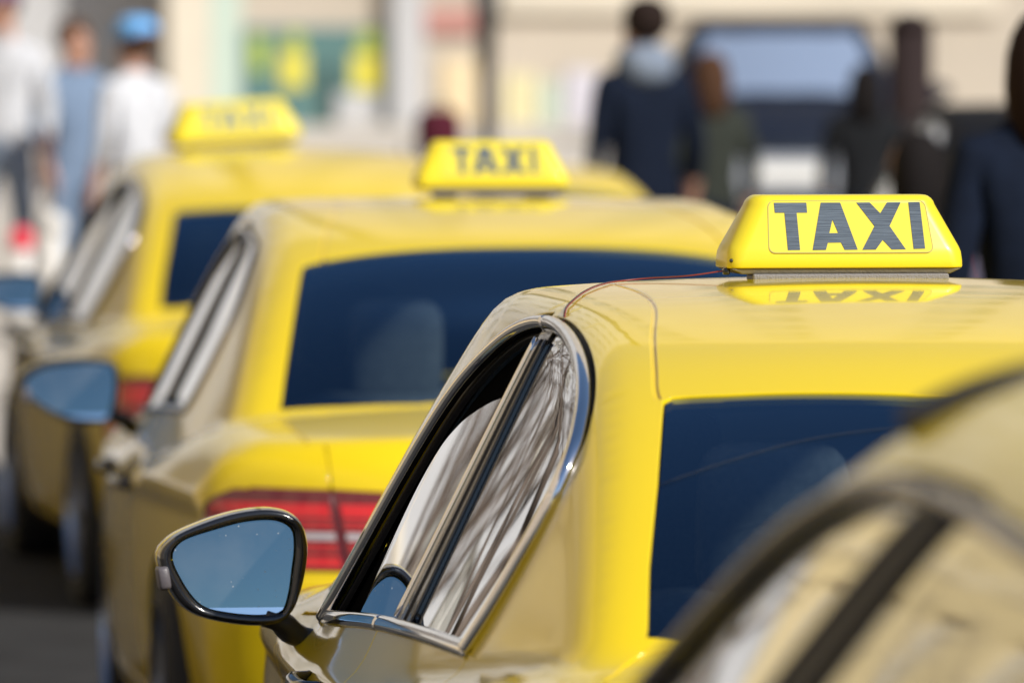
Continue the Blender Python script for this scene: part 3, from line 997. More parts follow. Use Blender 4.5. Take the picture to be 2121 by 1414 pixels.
VA = dict(
    width=[(-2.7, .78), (-2.3, .855), (-1.6, .895), (-.4, .905), (.2, .895), (.6, .872), (1.0, .845), (1.4, .815), (1.8, .77), (2.2, .68)],
    roof=[(-2.2, 1.10), (-1.5, 1.25), (-1.35, 1.312), (-1.2, 1.366), (-1.05, 1.404), (-.85, 1.434), (-.6, 1.460), (-.3, 1.471), (0, 1.473), (.3, 1.464), (.7, 1.43), (1.2, 1.36)],
    deck=[(-2.7, .955), (-2.45, .975), (-1.9, .995), (-1.2, .95), (-.4, .90), (.4, .88), (1.0, .93), (1.5, .90), (1.9, .82), (2.3, .68)],
    tail=[(.2, -2.5), (.5, -2.58), (.60, -2.585), (.65, -2.56), (.80, -2.545), (.9, -2.515), (.97, -2.47), (1.1, -2.40)],
    rw=(-1.2, 1.37, .455), lip_z=.95, px=(.74, .62),
    split=[(-2.5, .735), (-2.27, .74), (-2.1, .775), (-1.98, .755), (-1.85, .70), (-1.6, .625), (-1.4, .585), (-1.2, .548), (-1.0, .528), (-.6, .512), (-.2, .518), (.1, .545), (.3, .585), (.6, .65), (1.05, .72), (1.4, .74), (1.8, .68)],
    dlo=dict(bottom=[(.537, .863), (.12, .889), (-.293, .911), (-.785, .925), (-1.151, .928)],
             arch=[(-1.151, .928), (-1.190, .99), (-1.222, 1.06), (-1.245, 1.13), (-1.252, 1.19), (-1.225, 1.245), (-1.150, 1.293), (-1.045, 1.336), (-.923, 1.371), (-.777, 1.399), (-.617, 1.417), (-.488, 1.421), (-.348, 1.413), (-.200, 1.388), (-.040, 1.338), (.098, 1.271), (.208, 1.190), (.300, 1.100), (.385, 1.006), (.465, .925), (.537, .863)],
             pillar=(((-.47, 1.43), (-.418, .90)), ((-.555, 1.43), (-.585, .90))),
             front_glass=[(.0, .908), (.035, 1.0), (.052, 1.12), (.01, 1.19), (-.069, 1.232), (-.2, 1.265), (-.375, 1.291), (-.455, 1.292)],
             front_glass_close=[(-.455, 1.292), (-.418, .932)],
             joint_y=-.30, joint_top=-.50, trim=CHROME),
    seam=dict(front=[(.80, .30), (.82, .60), (.84, .86)][::-1], mid=[(-.30, .925), (-.315, .86), (-.33, .78), (-.33, .31)], rear=[(-1.16, .945), (-1.165, .90), (-1.155, .80), (-1.14, .66), (-1.08, .45), (-1.06, .31)]),
    axle=(-1.60, 1.15), tl_z=(.60, .80), tl_seam=(-.56, -.52), bumper_z=.545,
    rw_poly=[(0, -1.290), (-.122, -1.27 - .012), (-.267, -1.252), (-.41, -1.222), (-.485, -1.200), (-.499, -1.208), (-.552, -1.467), (-.60, -1.68), (-.629, -1.838), (-.58, -1.862), (-.3, -1.90), (0, -1.92)],
    ws_poly=[(0, .47), (-.3, .44), (-.50, .36), (-.52, .37), (-.60, .66), (-.66, .90), (-.665, .96), (-.4, 1.07), (0, 1.12)],
    lid=[(0, -1.955), (-.35, -1.93), (-.58, -1.885), (-.65, -1.88), (-.705, -1.95), (-.728, -2.06), (-.725, -2.20), (-.70, -2.5)],
    ditch=[(-.37, .28), (-.385, -.0), (-.40, -.4), (-.423, -.65), (-.468, -.909), (-.494, -1.08), (-.506, -1.16), (-.508, -1.197)],
    handle=(-.93, .0, .80), my=.55, black_rim=True,
    mirror_rim=MR_A, mirror_glass=MG_A, mtilt=(-.05, .16), mcurv=.45,
    arm0=(-.87, .585, .862), arm1=(-.835, .60, .835),
    wires=[[(-.552, -1.47), (-.45, -1.44), (-.30, -1.40), (0, -1.38), (.30, -1.40), (.552, -1.47)]],
)

def variant(base, **kw):
    d = dict(base); d.update(kw); return d

SATIN = mat('satin_metal', (0.36, 0.35, 0.35), 0.16, 1.0)
DARKTRIM = mat('dark_trim', (0.09, 0.085, 0.085), 0.15, 0.4, 0.5)
MR_B2 = [(x - .04, z) for x, z in MR_B]
MG_B2 = [(x - .04, z) for x, z in MG_B]
VB = variant(VA, wg=.05, crown=.008, width=[(-2.7, .80), (-2.3, .877), (-1.9, .915), (-1.5, .945), (-1.0, .968), (-.4, .975), (.2, .968), (.6, .945), (1.0, .91), (1.4, .87), (1.8, .80), (2.2, .70)],
    roof=[(y, z + .012) for y, z in VA['roof']], rw=(-1.2, 1.392, .46),
    deck=[(-2.7, .955), (-2.45, .986), (-2.3, 1.003), (-2.1, 1.024), (-1.93, 1.036), (-1.2, .96), (-.4, .90), (.4, .88), (1.0, .93), (1.5, .90), (1.9, .82), (2.3, .68)], k=.025,
    tail=[(.2, -2.5), (.5, -2.56), (.62, -2.575), (.66, -2.55), (.80, -2.535), (.90, -2.51), (.97, -2.46), (1.1, -2.39)],
    rw_poly=[(0, -1.160), (-.17, -1.160), (-.344, -1.166), (-.473, -1.172), (-.540, -1.174), (-.553, -1.184), (-.612, -1.546), (-.638, -1.70), (-.660, -1.835), (-.514, -1.880), (-.347, -1.920), (0, -1.945)],
    lid=[(0, -1.98), (-.35, -1.95), (-.56, -1.905), (-.662, -1.895), (-.676, -1.94), (-.662, -2.1), (-.632, -2.373), (-.608, -2.42), (-.60, -2.6)],
    tl_z=(.680, .862), tl_seam=(-.596, -.560), bumper_z=.640,
    split=[(-2.5, .735), (-2.27, .74), (-2.1, .775), (-1.98, .765), (-1.85, .715), (-1.6, .645), (-1.4, .608), (-1.2, .575), (-1.0, .555), (-.6, .542), (-.2, .548), (.1, .565), (.3, .595), (.6, .66), (1.05, .73), (1.4, .745), (1.8, .68)],
    dlo=dict(bottom=[(.62, .895), (.2, .920), (-.3, .945), (-.7, .962), (-1.00, .970)],
             arch=[(-1.00, .970), (-1.035, 1.03), (-1.055, 1.11), (-1.062, 1.195), (-1.03, 1.25), (-.964, 1.300), (-.84, 1.366), (-.70, 1.39), (-.55, 1.402), (-.19, 1.412), (-.02, 1.375), (.12, 1.305), (.28, 1.20), (.42, 1.095), (.52, 1.00), (.59, .93), (.62, .895)],
             pillar=(((-.40, 1.43), (-.38, .92)), ((-.48, 1.43), (-.50, .92))), joint_y=-.32, joint_top=-.40, trim=SATIN, fy=-.1, band=(.016, .009), belt=(.02, .009)),
    seam=dict(front=[(.80, .30), (.82, .60), (.84, .88)][::-1], mid=[(-.32, .96), (-.33, .86), (-.345, .78), (-.345, .31)], rear=[(-1.02, .99), (-1.03, .92), (-1.06, .82), (-1.12, .68), (-1.06, .45), (-1.04, .31)]),
    handle=(-.86, -.05, .80), my=.60, black_rim=False,
    mirror_rim=MR_B2, mirror_glass=MG_B2, mtilt=(-.02, .22), mcurv=.5, arm0=(-.875, .63, .885), arm1=(-.84, .65, .86), wires=None, grid=1.25)
MR_D = [(x + .085, (z - .96) * .85 + .99) for x, z in MR_B]
MG_D = [(x + .085, (z - .96) * .85 + .99) for x, z in MG_B]
VD = variant(VA,
    roof=[(-2.2, 1.10), (-1.5, 1.30), (-1.2, 1.376), (-.9, 1.450), (-.6, 1.500), (-.3, 1.526), (0, 1.534), (.3, 1.528), (.7, 1.48), (1.2, 1.38)],
    wy=.46, dlo=variant(VA['dlo'], trim=SATIN, front_glass=None), wires=None, grid=1.5, tl_z=(.585, .80), bumper_z=.535, my=.55,
    mirror_rim=MR_D, mirror_glass=MG_D, black_rim=False, mtilt=(-.02, .30))
SOFTG = glass_mat('side_glass_dusty', (0.30, 0.34, 0.32), 2.9, 0.045)
DULLG = glass_mat('side_glass_dull', (0.30, 0.34, 0.32), 1.9, 0.06)
VB['dlo']['glass'] = DULLG
VD['dlo']['glass'] = DULLG
VC = variant(VA,
    roof=[(-2.6, 1.494), (-2.0, 1.564), (-1.5, 1.599), (-1.0, 1.617), (-0.6, 1.626), (-0.3, 1.63), (0, 1.628), (0.3, 1.618), (0.7, 1.584), (1.2, 1.514)], crown=.18, wy=.14, wrap=.02, wm=.50,
    rw=(-2.15, 1.55, 1.2), taper=.3,
    split=[(-2.5, .735), (-2.27, .74), (-2.2, .70), (-2.1, .63), (-1.95, .575), (-1.6, .545), (-1.0, .52), (-.6, .508), (-.2, .515), (.1, .545), (.3, .585), (.6, .65), (1.05, .72), (1.4, .74), (1.8, .68)],
    dlo=dict(bottom=[(.84, .865), (.3, .885), (-.5, .92), (-1.2, .94), (-1.98, .96)],
             arch=[(-1.98, .96), (-2.02, 1.02), (-2.035, 1.12), (-2.0, 1.22), (-1.86, 1.295), (-1.5, 1.355), (-1.0, 1.395), (-.618, 1.418), (-.49, 1.429), (-.348, 1.437), (-.201, 1.441), (-.113, 1.439), (-.037, 1.430), (.035, 1.414), (.115, 1.390), (.197, 1.360), (.277, 1.324), (.359, 1.285), (.439, 1.242), (.514, 1.204), (.63, 1.12), (.73, 1.02), (.81, .92), (.84, .865)],
             pillar=(((-.265, 1.43), (.30, .90)), ((-.378, 1.43), (.15, .90))), joint_y=.22, joint_top=-.30, pmat=RUBBER, glass=SOFTG, trim=DARKTRIM, fy=-.3, front_glass=None),
    seam=dict(front=[(.90, .30), (.92, .60), (.92, .86)][::-1], mid=[(.22, .915), (.12, .86), (-.08, .78), (-.33, .31)], rear=[(-1.16, .96), (-1.165, .90), (-1.155, .80), (-1.14, .66), (-1.08, .45), (-1.06, .31)]),
    rw_poly=[(0, -2.19), (-.3, -2.18), (-.47, -2.16), (-.50, -2.17), (-.58, -2.32), (-.60, -2.36), (-.3, -2.40), (0, -2.42)],
    lid=[(0, -2.435), (-.3, -2.43), (-.62, -2.40), (-.66, -2.43), (-.66, -2.7)],
    ditch=[(-.37, .28), (-.385, -.0), (-.42, -.4), (-.44, -.9), (-.45, -1.5), (-.45, -2.0)],
    sunroof=[(-.495, .03), (-.46, .015), (-.42, .0), (-.36, -.01), (-.2, .02), (0, .04)], ws_y=-.12, wires=None, grid=1.3)

# ------------------------------------------------------------------ build the cabs
GT = 'yellow taxis queued nose to tail'
car = build_car(VA, 'taxi_car')
tag(car, 'yellow taxi in sharp focus with chrome arched side window and black rimmed door mirror', 'car', GT)
carB = build_car(VB, 'taxi_car')
carB.location = (.44, 7.2, 0); carB.rotation_euler = (0, 0, R(-2.2))
tag(carB, 'blurred yellow taxi between the sharp taxi and the farther one, red tail light showing', 'car', GT)
carD = build_car(VD, 'taxi_car')
carD.location = (.87, 15.3, 0); carD.rotation_euler = (0, 0, R(1.0))
tag(carD, 'far blurred yellow taxi with rounded rear window and tilted roof sign near the left edge', 'car', GT)
carC = build_car(VC, 'taxi_car')
carC.location = (-.51, -5.6, 0); carC.rotation_euler = (0, 0, R(3.5))
tag(carC, 'nearest taxi with a black strip across its roof, heavily blurred in the lower right corner', 'car', GT)
index_kids()
car4 = copy_tree(carB)
car4.location = (2.36, 20.6, .03); car4.rotation_euler = (0, 0, R(1.0)); car4.scale = (.92, .92, .92)
tag(car4, 'pale taxi whose roof edge shows behind the middle TAXI sign', 'car', GT)

# ------------------------------------------------------------------ roof signs
SIGN = mat('sign_yellow', (0.68, 0.565, 0.022), 0.35, 0, 0.25, 0.35, coat_rough=.05)
SIGNP = mat('sign_panel_yellow', (0.64, 0.545, 0.06), 0.6, 0, 0.0, 0.15)
SIGNL = mat('sign_outline', (0.30, 0.25, 0.03), 0.5)
BASEP = mat('sign_base', (0.16, 0.14, 0.10), 0.5, bump=(200, .2))
FOAM = mat('foam_strip', (0.20, 0.19, 0.19), 0.8, bump=(400, .4))
def letter_material():
    m = mat('letter_foil', (0.055, 0.075, 0.10), 0.55, 0.0, 0.0, 0.12)
    nt = m.node_tree; b = nt.nodes['Principled BSDF']
    tc = nt.nodes.new('ShaderNodeTexCoord')
    mp = nt.nodes.new('ShaderNodeMapping')
    mp.inputs['Rotation'].default_value = (0, R(6), 0)
    mp.inputs['Scale'].default_value = (14, 14, 1500)
    n = nt.nodes.new('ShaderNodeTexNoise'); n.inputs['Scale'].default_value = 1.0; n.inputs['Detail'].default_value = 6; n.inputs['Roughness'].default_value = .65
    nt.links.new(tc.outputs['Object'], mp.inputs[0]); nt.links.new(mp.outputs[0], n.inputs['Vector'])
    r = nt.nodes.new('ShaderNodeValToRGB')
    r.color_ramp.elements[0].position = .38; r.color_ramp.elements[0].color = (0.030, 0.042, 0.062, 1)
    r.color_ramp.elements[1].position = .72; r.color_ramp.elements[1].color = (0.15, 0.19, 0.25, 1)
    nt.links.new(n.outputs['Fac'], r.inputs[0]); nt.links.new(r.outputs[0], b.inputs['Base Color'])
    return m
LETTER = letter_material()
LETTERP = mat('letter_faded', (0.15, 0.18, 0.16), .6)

TAXI_Z = dict(  # outlines measured on the sign, zoomed pixels
    T=[(561, 183), (761, 183), (762, 243), (697, 243), (703, 467), (628, 468), (622, 243), (563, 243)],
    A=[(850, 183), (970, 183), (1058, 466), (978, 467), (958, 423), (877, 424), (862, 467), (780, 468)],
    Ah=[(915, 285), (945, 366), (890, 367)],
    X=[(1070, 183), (1152, 182), (1213, 248), (1260, 182), (1345, 181), (1265, 325), (1355, 465), (1268, 466), (1217, 408), (1170, 466), (1087, 467), (1172, 325)],
    I=[(1392, 181), (1462, 180), (1475, 461), (1404, 463)])
def zp(p): return ((1400 + p[0] / 2.942 - 1737) / 1237.8, (570 - (360 + p[1] / 2.942)) / 1237.8)

def build_sign(loc, rz=0, tilt=0, scale=1.0, thin=False, lm=None, label='', cable=False):
    t = empty('taxi_sign', loc, rz, label, 'roof sign', 'TAXI signs on the cab roofs')
    t.rotation_euler = (0, tilt, rz)
    t.scale = (scale, scale, scale)
    n = 24
    def ring(hw, hd, z, r, cy=0.0):
        P = []
        for cx, cy_, a0 in ((hw - r, hd - r, 0), (-hw + r, hd - r, 90), (-hw + r, -hd + r, 180), (hw - r, -hd + r, 270)):
            for i in range(7):
                a = R(a0 + 90 * i / 6)
                P.append((cx + r * math.cos(a), cy_ + r * math.sin(a) + cy, z))
        return np.array(P)
    rs = [ring(.192, .066, .011, .02), ring(.1985, .0725, .0115, .022), ring(.200, .074, .014, .024), ring(.2000, .074, .024, .026), ring(.1985, .0728, .038, .028), ring(.1960, .0705, .046, .030)]
    for k in np.linspace(.12, 1, 7): rs.append(ring(.1960 - .036 * k, .0705 - .0270 * k, .046 + .070 * k, .030))
    for k in (20, 40, 60, 75, 90):
        a = R(k); rs.append(ring(.160 - .0165 * (1 - math.cos(a)) - .003 * math.sin(a), .0435 - .0165 * (1 - math.cos(a)) - .001 * math.sin(a), .116 + .0165 * math.sin(a), max(.030 - .014 * (1 - math.cos(a)), .012)))
    V = np.vstack(rs); k = len(rs[0]); F = []
    for i in range(len(rs) - 1):
        for q in range(k):
            r_ = (q + 1) % k
            F.append((i * k + q, i * k + r_, (i + 1) * k + r_, (i + 1) * k + q))
    F.append(tuple((len(rs) - 1) * k + q for q in range(k)))
    mesh_obj('sign_housing', V, F, SIGN, t)
    # the rear face: from (y=-.0705, z=.046) to (y=-.0435, z=.116)
    def face(x, z, out):
        y = -.0705 + (z - .046) / .070 * .027
        nl = math.hypot(.07, .027)
        return (x, y - out * .07 / nl, z + out * .027 / nl)
    def slab(polys2, holes, out0, out1, name, m):
        bm = bmesh.new()
        for P2, H in zip(polys2, holes):
            loops = [P2] + ([H] if H is not None else [])
            ed = []
            for L in loops:
                vs = [bm.verts.new(face(x, z, out1)) for x, z in L]
                ed += [bm.edges.new((vs[i], vs[(i + 1) % len(vs)])) for i in range(len(vs))]
            bmesh.ops.triangle_fill(bm, use_beauty=True, edges=ed)
            for L in loops:
                a = [bm.verts.new(face(x, z, out1)) for x, z in L]; b = [bm.verts.new(face(x, z, out0)) for x, z in L]
                for i in range(len(L)):
                    j = (i + 1) % len(L); bm.faces.new((a[i], a[j], b[j], b[i]))
        return bm_obj(name, bm, m, t)
    def rrect(x0, x1, x2, x3, z0, z1, r):
        # bottom x0..x1 at z0, top x2..x3 at z1
        c = [np.array((x0, z0)), np.array((x1, z0)), np.array((x3, z1)), np.array((x2, z1))]
        out = []
        for i in range(4):
            p, a, b = c[i], c[i - 1], c[(i + 1) % 4]
            u = (a - p) / np.linalg.norm(a - p); v = (b - p) / np.linalg.norm(b - p)
            for s in np.linspace(0, 1, 7): out.append(tuple(p + u * r * (1 - s) ** 2 + v * r * s ** 2))
        return out
    pa = [zp(p) for p in ((508, 486), (1530, 478), (522, 168), (1495, 160))]
    zz0, zz1 = pa[0][1], pa[2][1]
    P = rrect(pa[0][0], pa[1][0], pa[2][0], pa[3][0], zz0, zz1, .013)
    P2 = rrect(pa[0][0] + .0014, pa[1][0] - .0014, pa[2][0] + .0014, pa[3][0] - .0014, zz0 + .0014, zz1 - .0014, .0125)
    slab([P], [None], -.002, .0004, 'sign_panel', SIGNP)
    slab([P], [P2], .0, .0007, 'panel_outline', SIGNL)
    for nm in 'TAXI':
        L = [zp(p) for p in TAXI_Z[nm]]
        if thin:
            c = np.mean([p[0] for p in L]); zc = .082
            L = [(c * .88 + (p[0] - c) * (.8 if nm == 'I' else .9), zc + (p[1] - zc) * .88) for p in L]
            if nm == 'T': L = [(x if z > .10 else (x - c * .88) * .85 + c * .88, z) for x, z in L]
        H = None
        if nm == 'A':
            H = [zp(p) for p in TAXI_Z['Ah']]
            if thin: H = [(np.mean([q[0] for q in map(zp, TAXI_Z['A'])]) * .88 + (x - np.mean([q[0] for q in map(zp, TAXI_Z['A'])])) * 1.0, .082 + (z - .082) * 1.0) for x, z in H]
        slab([L], [H], .0003, .0012, 'letter', lm or LETTER)
    # base pan with tapered ends, foam strip and magnets
    bm = bmesh.new()
    for (hw0, hw1, z0, z1, hd) in ((.176, .195, .0015, .0105, .066),):
        vs = [bm.verts.new(p) for p in ((-hw0, -hd, z0), (hw0, -hd, z0), (hw0, hd, z0), (-hw0, hd, z0), (-hw1, -hd - .004, z1), (hw1, -hd - .004, z1), (hw1, hd + .004, z1), (-hw1, hd + .004, z1))]
        for f in ((0, 3, 2, 1), (4, 5, 6, 7), (0, 1, 5, 4), (1, 2, 6, 5), (2, 3, 7, 6), (3, 0, 4, 7)): bm.faces.new([vs[i] for i in f])
    bm_obj('sign_base', bm, BASEP, t, False, .002)
    box('foam_strip', (.007, -.070, -.0035), (.332, .012, .011), FOAM, t, .003)
    for x in (-.12, .12): box('magnet_foot', (x, 0, -.007), (.06, .08, .016), PLASTIC, t, .004)
    for x, y in ((-.193, -.062), (.197, -.040)):
        bm = bmesh.new(); bmesh.ops.create_uvsphere(bm, u_segments=10, v_segments=6, radius=.0035, matrix=Matrix.Translation((x - .001 * (1 if x < 0 else -1), y - .003, .024)))
        bm_obj('screw', bm, BLACKG, t, True)
    if cable:
        WR = mat('wire_red', (0.22, 0.025, 0.025), .4); WB = mat('wire_black', (0.02, 0.02, 0.02), .4)
        sh = Shape(VA)
        q = [(-.205, -.052), (-.26, -.03), (-.324, .03), (-.37, .02), (-.41, -.072), (-.47, -.269), (-.513, -.418), (-.536, -.485), (-.546, -.528), (-.553, -.560)]
        for dy, m, r_, h in ((0, WR, .0011, .0030), (.010, WB, .0011, .0034)):
            P3 = sh.top(np.array([(x, y + dy) for x, y in q]))
            P3[:, 2] += h
            P3[0] = (-.196, -.045 + dy, loc[2] + .008); P3[1, 2] += .005; P3[2, 2] += .002; P3[-1, 2] -= h + .006
            L = crv(P3, .008)
            V, F = tube(L - np.array(loc), r_, 8)
            mesh_obj('cable', V, F, m, t)
        V, F = superbox((-.199, -.045, .006), (.012, .014, .012), .5); mesh_obj('cable_grommet', V, F, BLACKG, t)
    return t
build_sign((0, 0, 1.4775), label='sharp yellow TAXI roof sign with scratched dark letters and red and black wires', cable=True)
def on_car(c, x, y, z):
    a = c.rotation_euler[2]
    return (c.location[0] + math.cos(a) * x - math.sin(a) * y, c.location[1] + math.sin(a) * x + math.cos(a) * y, c.location[2] + z)
build_sign(on_car(carB, .030, 0, 1.499), R(-2.2), R(0), .99, True, None, 'slightly blurred TAXI roof sign with thinner letters on the middle taxi')
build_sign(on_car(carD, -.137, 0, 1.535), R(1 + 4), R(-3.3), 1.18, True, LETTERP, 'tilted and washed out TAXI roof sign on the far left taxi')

# ------------------------------------------------------------------ ground
def gz(y):
    return float(np.interp(y, [18, 22, 28, 40, 57, 72], [0, .15, .43, .60, 1.05, 1.2]))
ASPH = mat('asphalt', (0.035, 0.035, 0.036), 1.0, 0, 0, .06, noise=(3, .25, 8), bump=(120, .4))
PAVE = mat('pale_paving', (0.50, 0.46, 0.41), .8, noise=(1.3, .12, 6), bump=(30, .2))
def strip_ground(name, x0, x1, y0, y1, dz, m, n=60):
    V, F = [], []
    ys = np.linspace(y0, y1, n)
    for y in ys:
        z = gz(y) + dz
        V += [(x0, y, z), (x1, y, z)]
    for i in range(n - 1): F.append((2 * i, 2 * i + 1, 2 * i + 3, 2 * i + 2))
    o = mesh_obj(name, V, F, m); tag(o, kind='structure'); return o
strip_ground('ground', -260, 260, -260, 260, -.02, PAVE, 400)
strip_ground('road', -2.75, 7.5, -120, 17.5, .0, ASPH, 30)
def slabbox(name, x0, x1, y0, y1, h, m):
    o = box(name, ((x0 + x1) / 2, (y0 + y1) / 2, h / 2 - .05), (x1 - x0, y1 - y0, h + .1), m, None, .02); tag(o, kind='structure'); return o
strip_ground('road', -9.5, .35, 17.52, 62, .004, ASPH, 40)  # unseen asphalt, added to darken what the cab sides reflect
GSET = mat('grey_setts', (0.13, 0.118, 0.10), .8, noise=(2, .2, 6), bump=(40, .3))
slabbox('pavement', -15.9, -2.75, -120, 17.5, .13, GSET)
slabbox('pavement', 7.5, 19.9, -120, 17.5, .13, PAVE)

# ------------------------------------------------------------------ buildings
BEIGE = mat('beige_render', (0.44, 0.385, 0.315), .85, noise=(.5, .10, 6), bump=(40, .15))
PEACH = mat('peach_render', (0.66, 0.53, 0.40), .85, noise=(.5, .10, 6), bump=(40, .15))
OCHRE = mat('ochre_render', (0.70, 0.54, 0.26), .85, noise=(.5, .12, 6), bump=(40, .15))
PALEG = mat('pale_grey_render', (0.44, 0.44, 0.45), .85, noise=(.5, .08, 6))
CREAM = mat('cream_stone', (0.60, 0.54, 0.44), .8, noise=(.8, .08, 6))
FRAMEW = mat('window_frame_white', (0.62, 0.60, 0.56), .5)
PANE = mat('window_pane', (0.26, 0.26, 0.25), .04, 0, 0, .9)
ROOFT = mat('roof_tiles', (0.25, 0.10, 0.07), .8)
REDA = mat('red_awning', (0.45, 0.03, 0.035), .7)
BLUEW = mat('blue_white_sign', (0.45, 0.55, 0.70), .5)
def facade(name, length, height, depth, ops, m, loc, rz, label, floor_ops=(), cornice=True):
    """a building whose front stands on local y=0 facing -y, x from 0 to length; ops = list of (x0,x1,z0,z1) openings."""
    t = empty(name, loc, rz, label, 'building')
    xs = sorted(set([0, length] + [v for o in ops for v in o[:2]]))
    zs = sorted(set([0, height] + [v for o in ops for v in o[2:]]))
    bm = bmesh.new()
    def quad(*p): bm.faces.new([bm.verts.new(q) for q in p])
    for i in range(len(xs) - 1):
        for j in range(len(zs) - 1):
            cx, cz = (xs[i] + xs[i + 1]) / 2, (zs[j] + zs[j + 1]) / 2
            if any(a < cx < b and c < cz < d for a, b, c, d in ops): continue
            quad((xs[i], 0, zs[j]), (xs[i + 1], 0, zs[j]), (xs[i + 1], 0, zs[j + 1]), (xs[i], 0, zs[j + 1]))
    rv = .22
    for a, b, c, d in ops:
        quad((a, 0, c), (a, 0, d), (a, rv, d), (a, rv, c)); quad((b, 0, c), (b, rv, c), (b, rv, d), (b, 0, d))
        quad((a, 0, d), (b, 0, d), (b, rv, d), (a, rv, d)); quad((a, 0, c), (a, rv, c), (b, rv, c), (b, 0, c))
    quad((0, 0, 0), (0, 0, height), (0, depth, height), (0, depth, 0)); quad((length, 0, 0), (length, depth, 0), (length, depth, height), (length, 0, height))
    quad((0, depth, 0), (0, depth, height), (length, depth, height), (length, depth, 0)); quad((0, 0, height), (length, 0, height), (length, depth, height), (0, depth, height))
    bm_obj('wall', bm, m, t)
    cache = {}
    for a, b, c, d in ops:
        wd, ht = round(b - a, 3), round(d - c, 3)
        if (wd, ht) not in cache:
            fb = bmesh.new()
            for bx in (((0, .03, 0 - ht / 2 + .04), (wd, .06, .08)), ((0, .03, ht / 2 - .04), (wd, .06, .08)), ((-wd / 2 + .04, .03, 0), (.08, .06, ht - .16)), ((wd / 2 - .04, .03, 0), (.08, .06, ht - .16)), ((0, .03, .1), (wd - .16, .05, .06)), ((0, .032, 0), (.06, .05, ht - .16))): box_bm(fb, *bx)
            fo = bm_obj('window', fb, FRAMEW, t)
            po = mesh_obj('pane', [(-wd / 2 + .05, .045, -ht / 2 + .05), (wd / 2 - .05, .045, -ht / 2 + .05), (wd / 2 - .05, .045, ht / 2 - .05), (-wd / 2 + .05, .045, ht / 2 - .05)], [(0, 1, 2, 3)], PANE, fo, smooth=False)
            so = box('sill', (0, -.20, -ht / 2 - .05), (wd + .24, .16, .09), CREAM, fo, .01)
            cache[(wd, ht)] = (fo, po, so)
            w_, kids = fo, ()
        else:
            fo, po, so = cache[(wd, ht)]
            w_ = fo.copy(); COL.objects.link(w_)
            for q in (po, so):
                k_ = q.copy(); COL.objects.link(k_); k_.parent = w_
        w_.location = ((a + b) / 2, rv - .06, (c + d) / 2)
    if cornice:
        box('cornice', (length / 2, -.12, height - .35), (length + .4, .5, .35), CREAM, t, .05)
        box('string_course', (length / 2, -.04, 4.3), (length, .16, .22), CREAM, t, .03)
    # hipped roof
    bm = bmesh.new()
    e = .4
    p = [bm.verts.new(q) for q in ((-e, -e, height + .003), (length + e, -e, height + .003), (length + e, depth + e, height + .003), (-e, depth + e, height + .003), (depth / 2, depth / 2, height + 3), (length - depth / 2, depth / 2, height + 3))]
    for f in ((0, 1, 5, 4), (1, 2, 5), (2, 3, 4, 5), (3, 0, 4), (0, 3, 2, 1)): bm.faces.new([p[i] for i in f])
    bm_obj('roof', bm, ROOFT, t)
    return t
def bays(x0, x1, step, wd, floors):
    return [(x - wd / 2, x + wd / 2, z0, z1) for z0, z1 in floors for x in np.arange(x0, x1, step)]
floors = [(5.2, 7.3), (8.8, 10.9), (12.4, 14.5), (16.0, 18.0), (19.6, 21.6), (23.2, 25.0)]
high = floors + [(26.8, 28.6), (30.4, 32.2), (33.6, 35.0)]
FY = 70.6
# right part of the far side of the square: x 4.6 .. 40
ops = bays(2.2, 34, 3.3, 1.25, high)
fr = facade('town_house', 35, 38, 12, ops, BEIGE, (6.75, FY, 1.1), 0, 'beige building closing the far side of the square, green shop window at its foot')
# the shop front (teal glass with yellow posters) and the pieces round it, on the ground floor
TEAL = mat('teal_glass', (0.10, 0.19, 0.185), .08, 0, 0, .9)
POST = mat('poster_yellow', (0.62, 0.55, 0.06), .6)
POSTG = mat('poster_green', (0.34, 0.42, 0.05), .6)
def onfront(u0, u1, z0, z1, name, m, proud=.03, par=None):
    x0, x1 = [4.61 + q / 2121 * 10.68 for q in (u0, u1)]
    return box(name, ((x0 + x1) / 2 - 6.75, -proud / 2 - .003, (z0 + z1) / 2 - 1.1), (x1 - x0, proud, z1 - z0), m, par or fr, .01)
sw = onfront(505, 812, 1.12, 2.19, 'shop_window', TEAL, .04)
for u0, u1, z0, z1, m in ((522, 556, 1.72, 2.10, POSTG), (585, 640, 1.55, 1.95, POST), (600, 632, 1.98, 2.14, POSTG), (735, 800, 1.52, 1.92, POST), (750, 795, 1.96, 2.14, POSTG)):
    o = onfront(u0, u1, z0, z1, 'poster', m, .055, fr)
onfront(672, 700, 1.12, 1.80, 'shop_door_post', mat('dark_green_paint', (0.03, 0.06, 0.055), .4), .07)
onfront(702, 800, 1.12, 1.50, 'stall_riser', PALEG, .06)
onfront(435, 500, 1.12, 4.2, 'pilaster', mat('mint_render', (0.45, 0.54, 0.47), .8), .10)
onfront(345, 434, 1.12, 4.2, 'pilaster', CREAM, .12)
onfront(815, 885, 1.12, 4.2, 'pilaster', PALEG, .25)
onfront(925, 1000, 1.12, 1.86, 'door_panel', mat('cream_door', (0.66, 0.53, 0.33), .6), .05)
onfront(890, 1000, 2.12, 2.40, 'shop_sign', mat('dusty_red_sign', (0.42, 0.20, 0.17), .6), .08)
onfront(1060, 1130, 1.12, 1.70, 'panel', mat('pale_yellow_panel', (0.62, 0.56, 0.33), .6), .05)
onfront(1135, 1180, 1.12, 1.62, 'panel', mat('pale_green_panel', (0.46, 0.53, 0.44), .6), .05)
onfront(1190, 1260, 1.12, 1.74, 'panel', mat('pale_lilac_panel', (0.52, 0.50, 0.56), .6), .05)
onfront(1050, 2121, 2.34, 2.60, 'ledge', CREAM, .12)
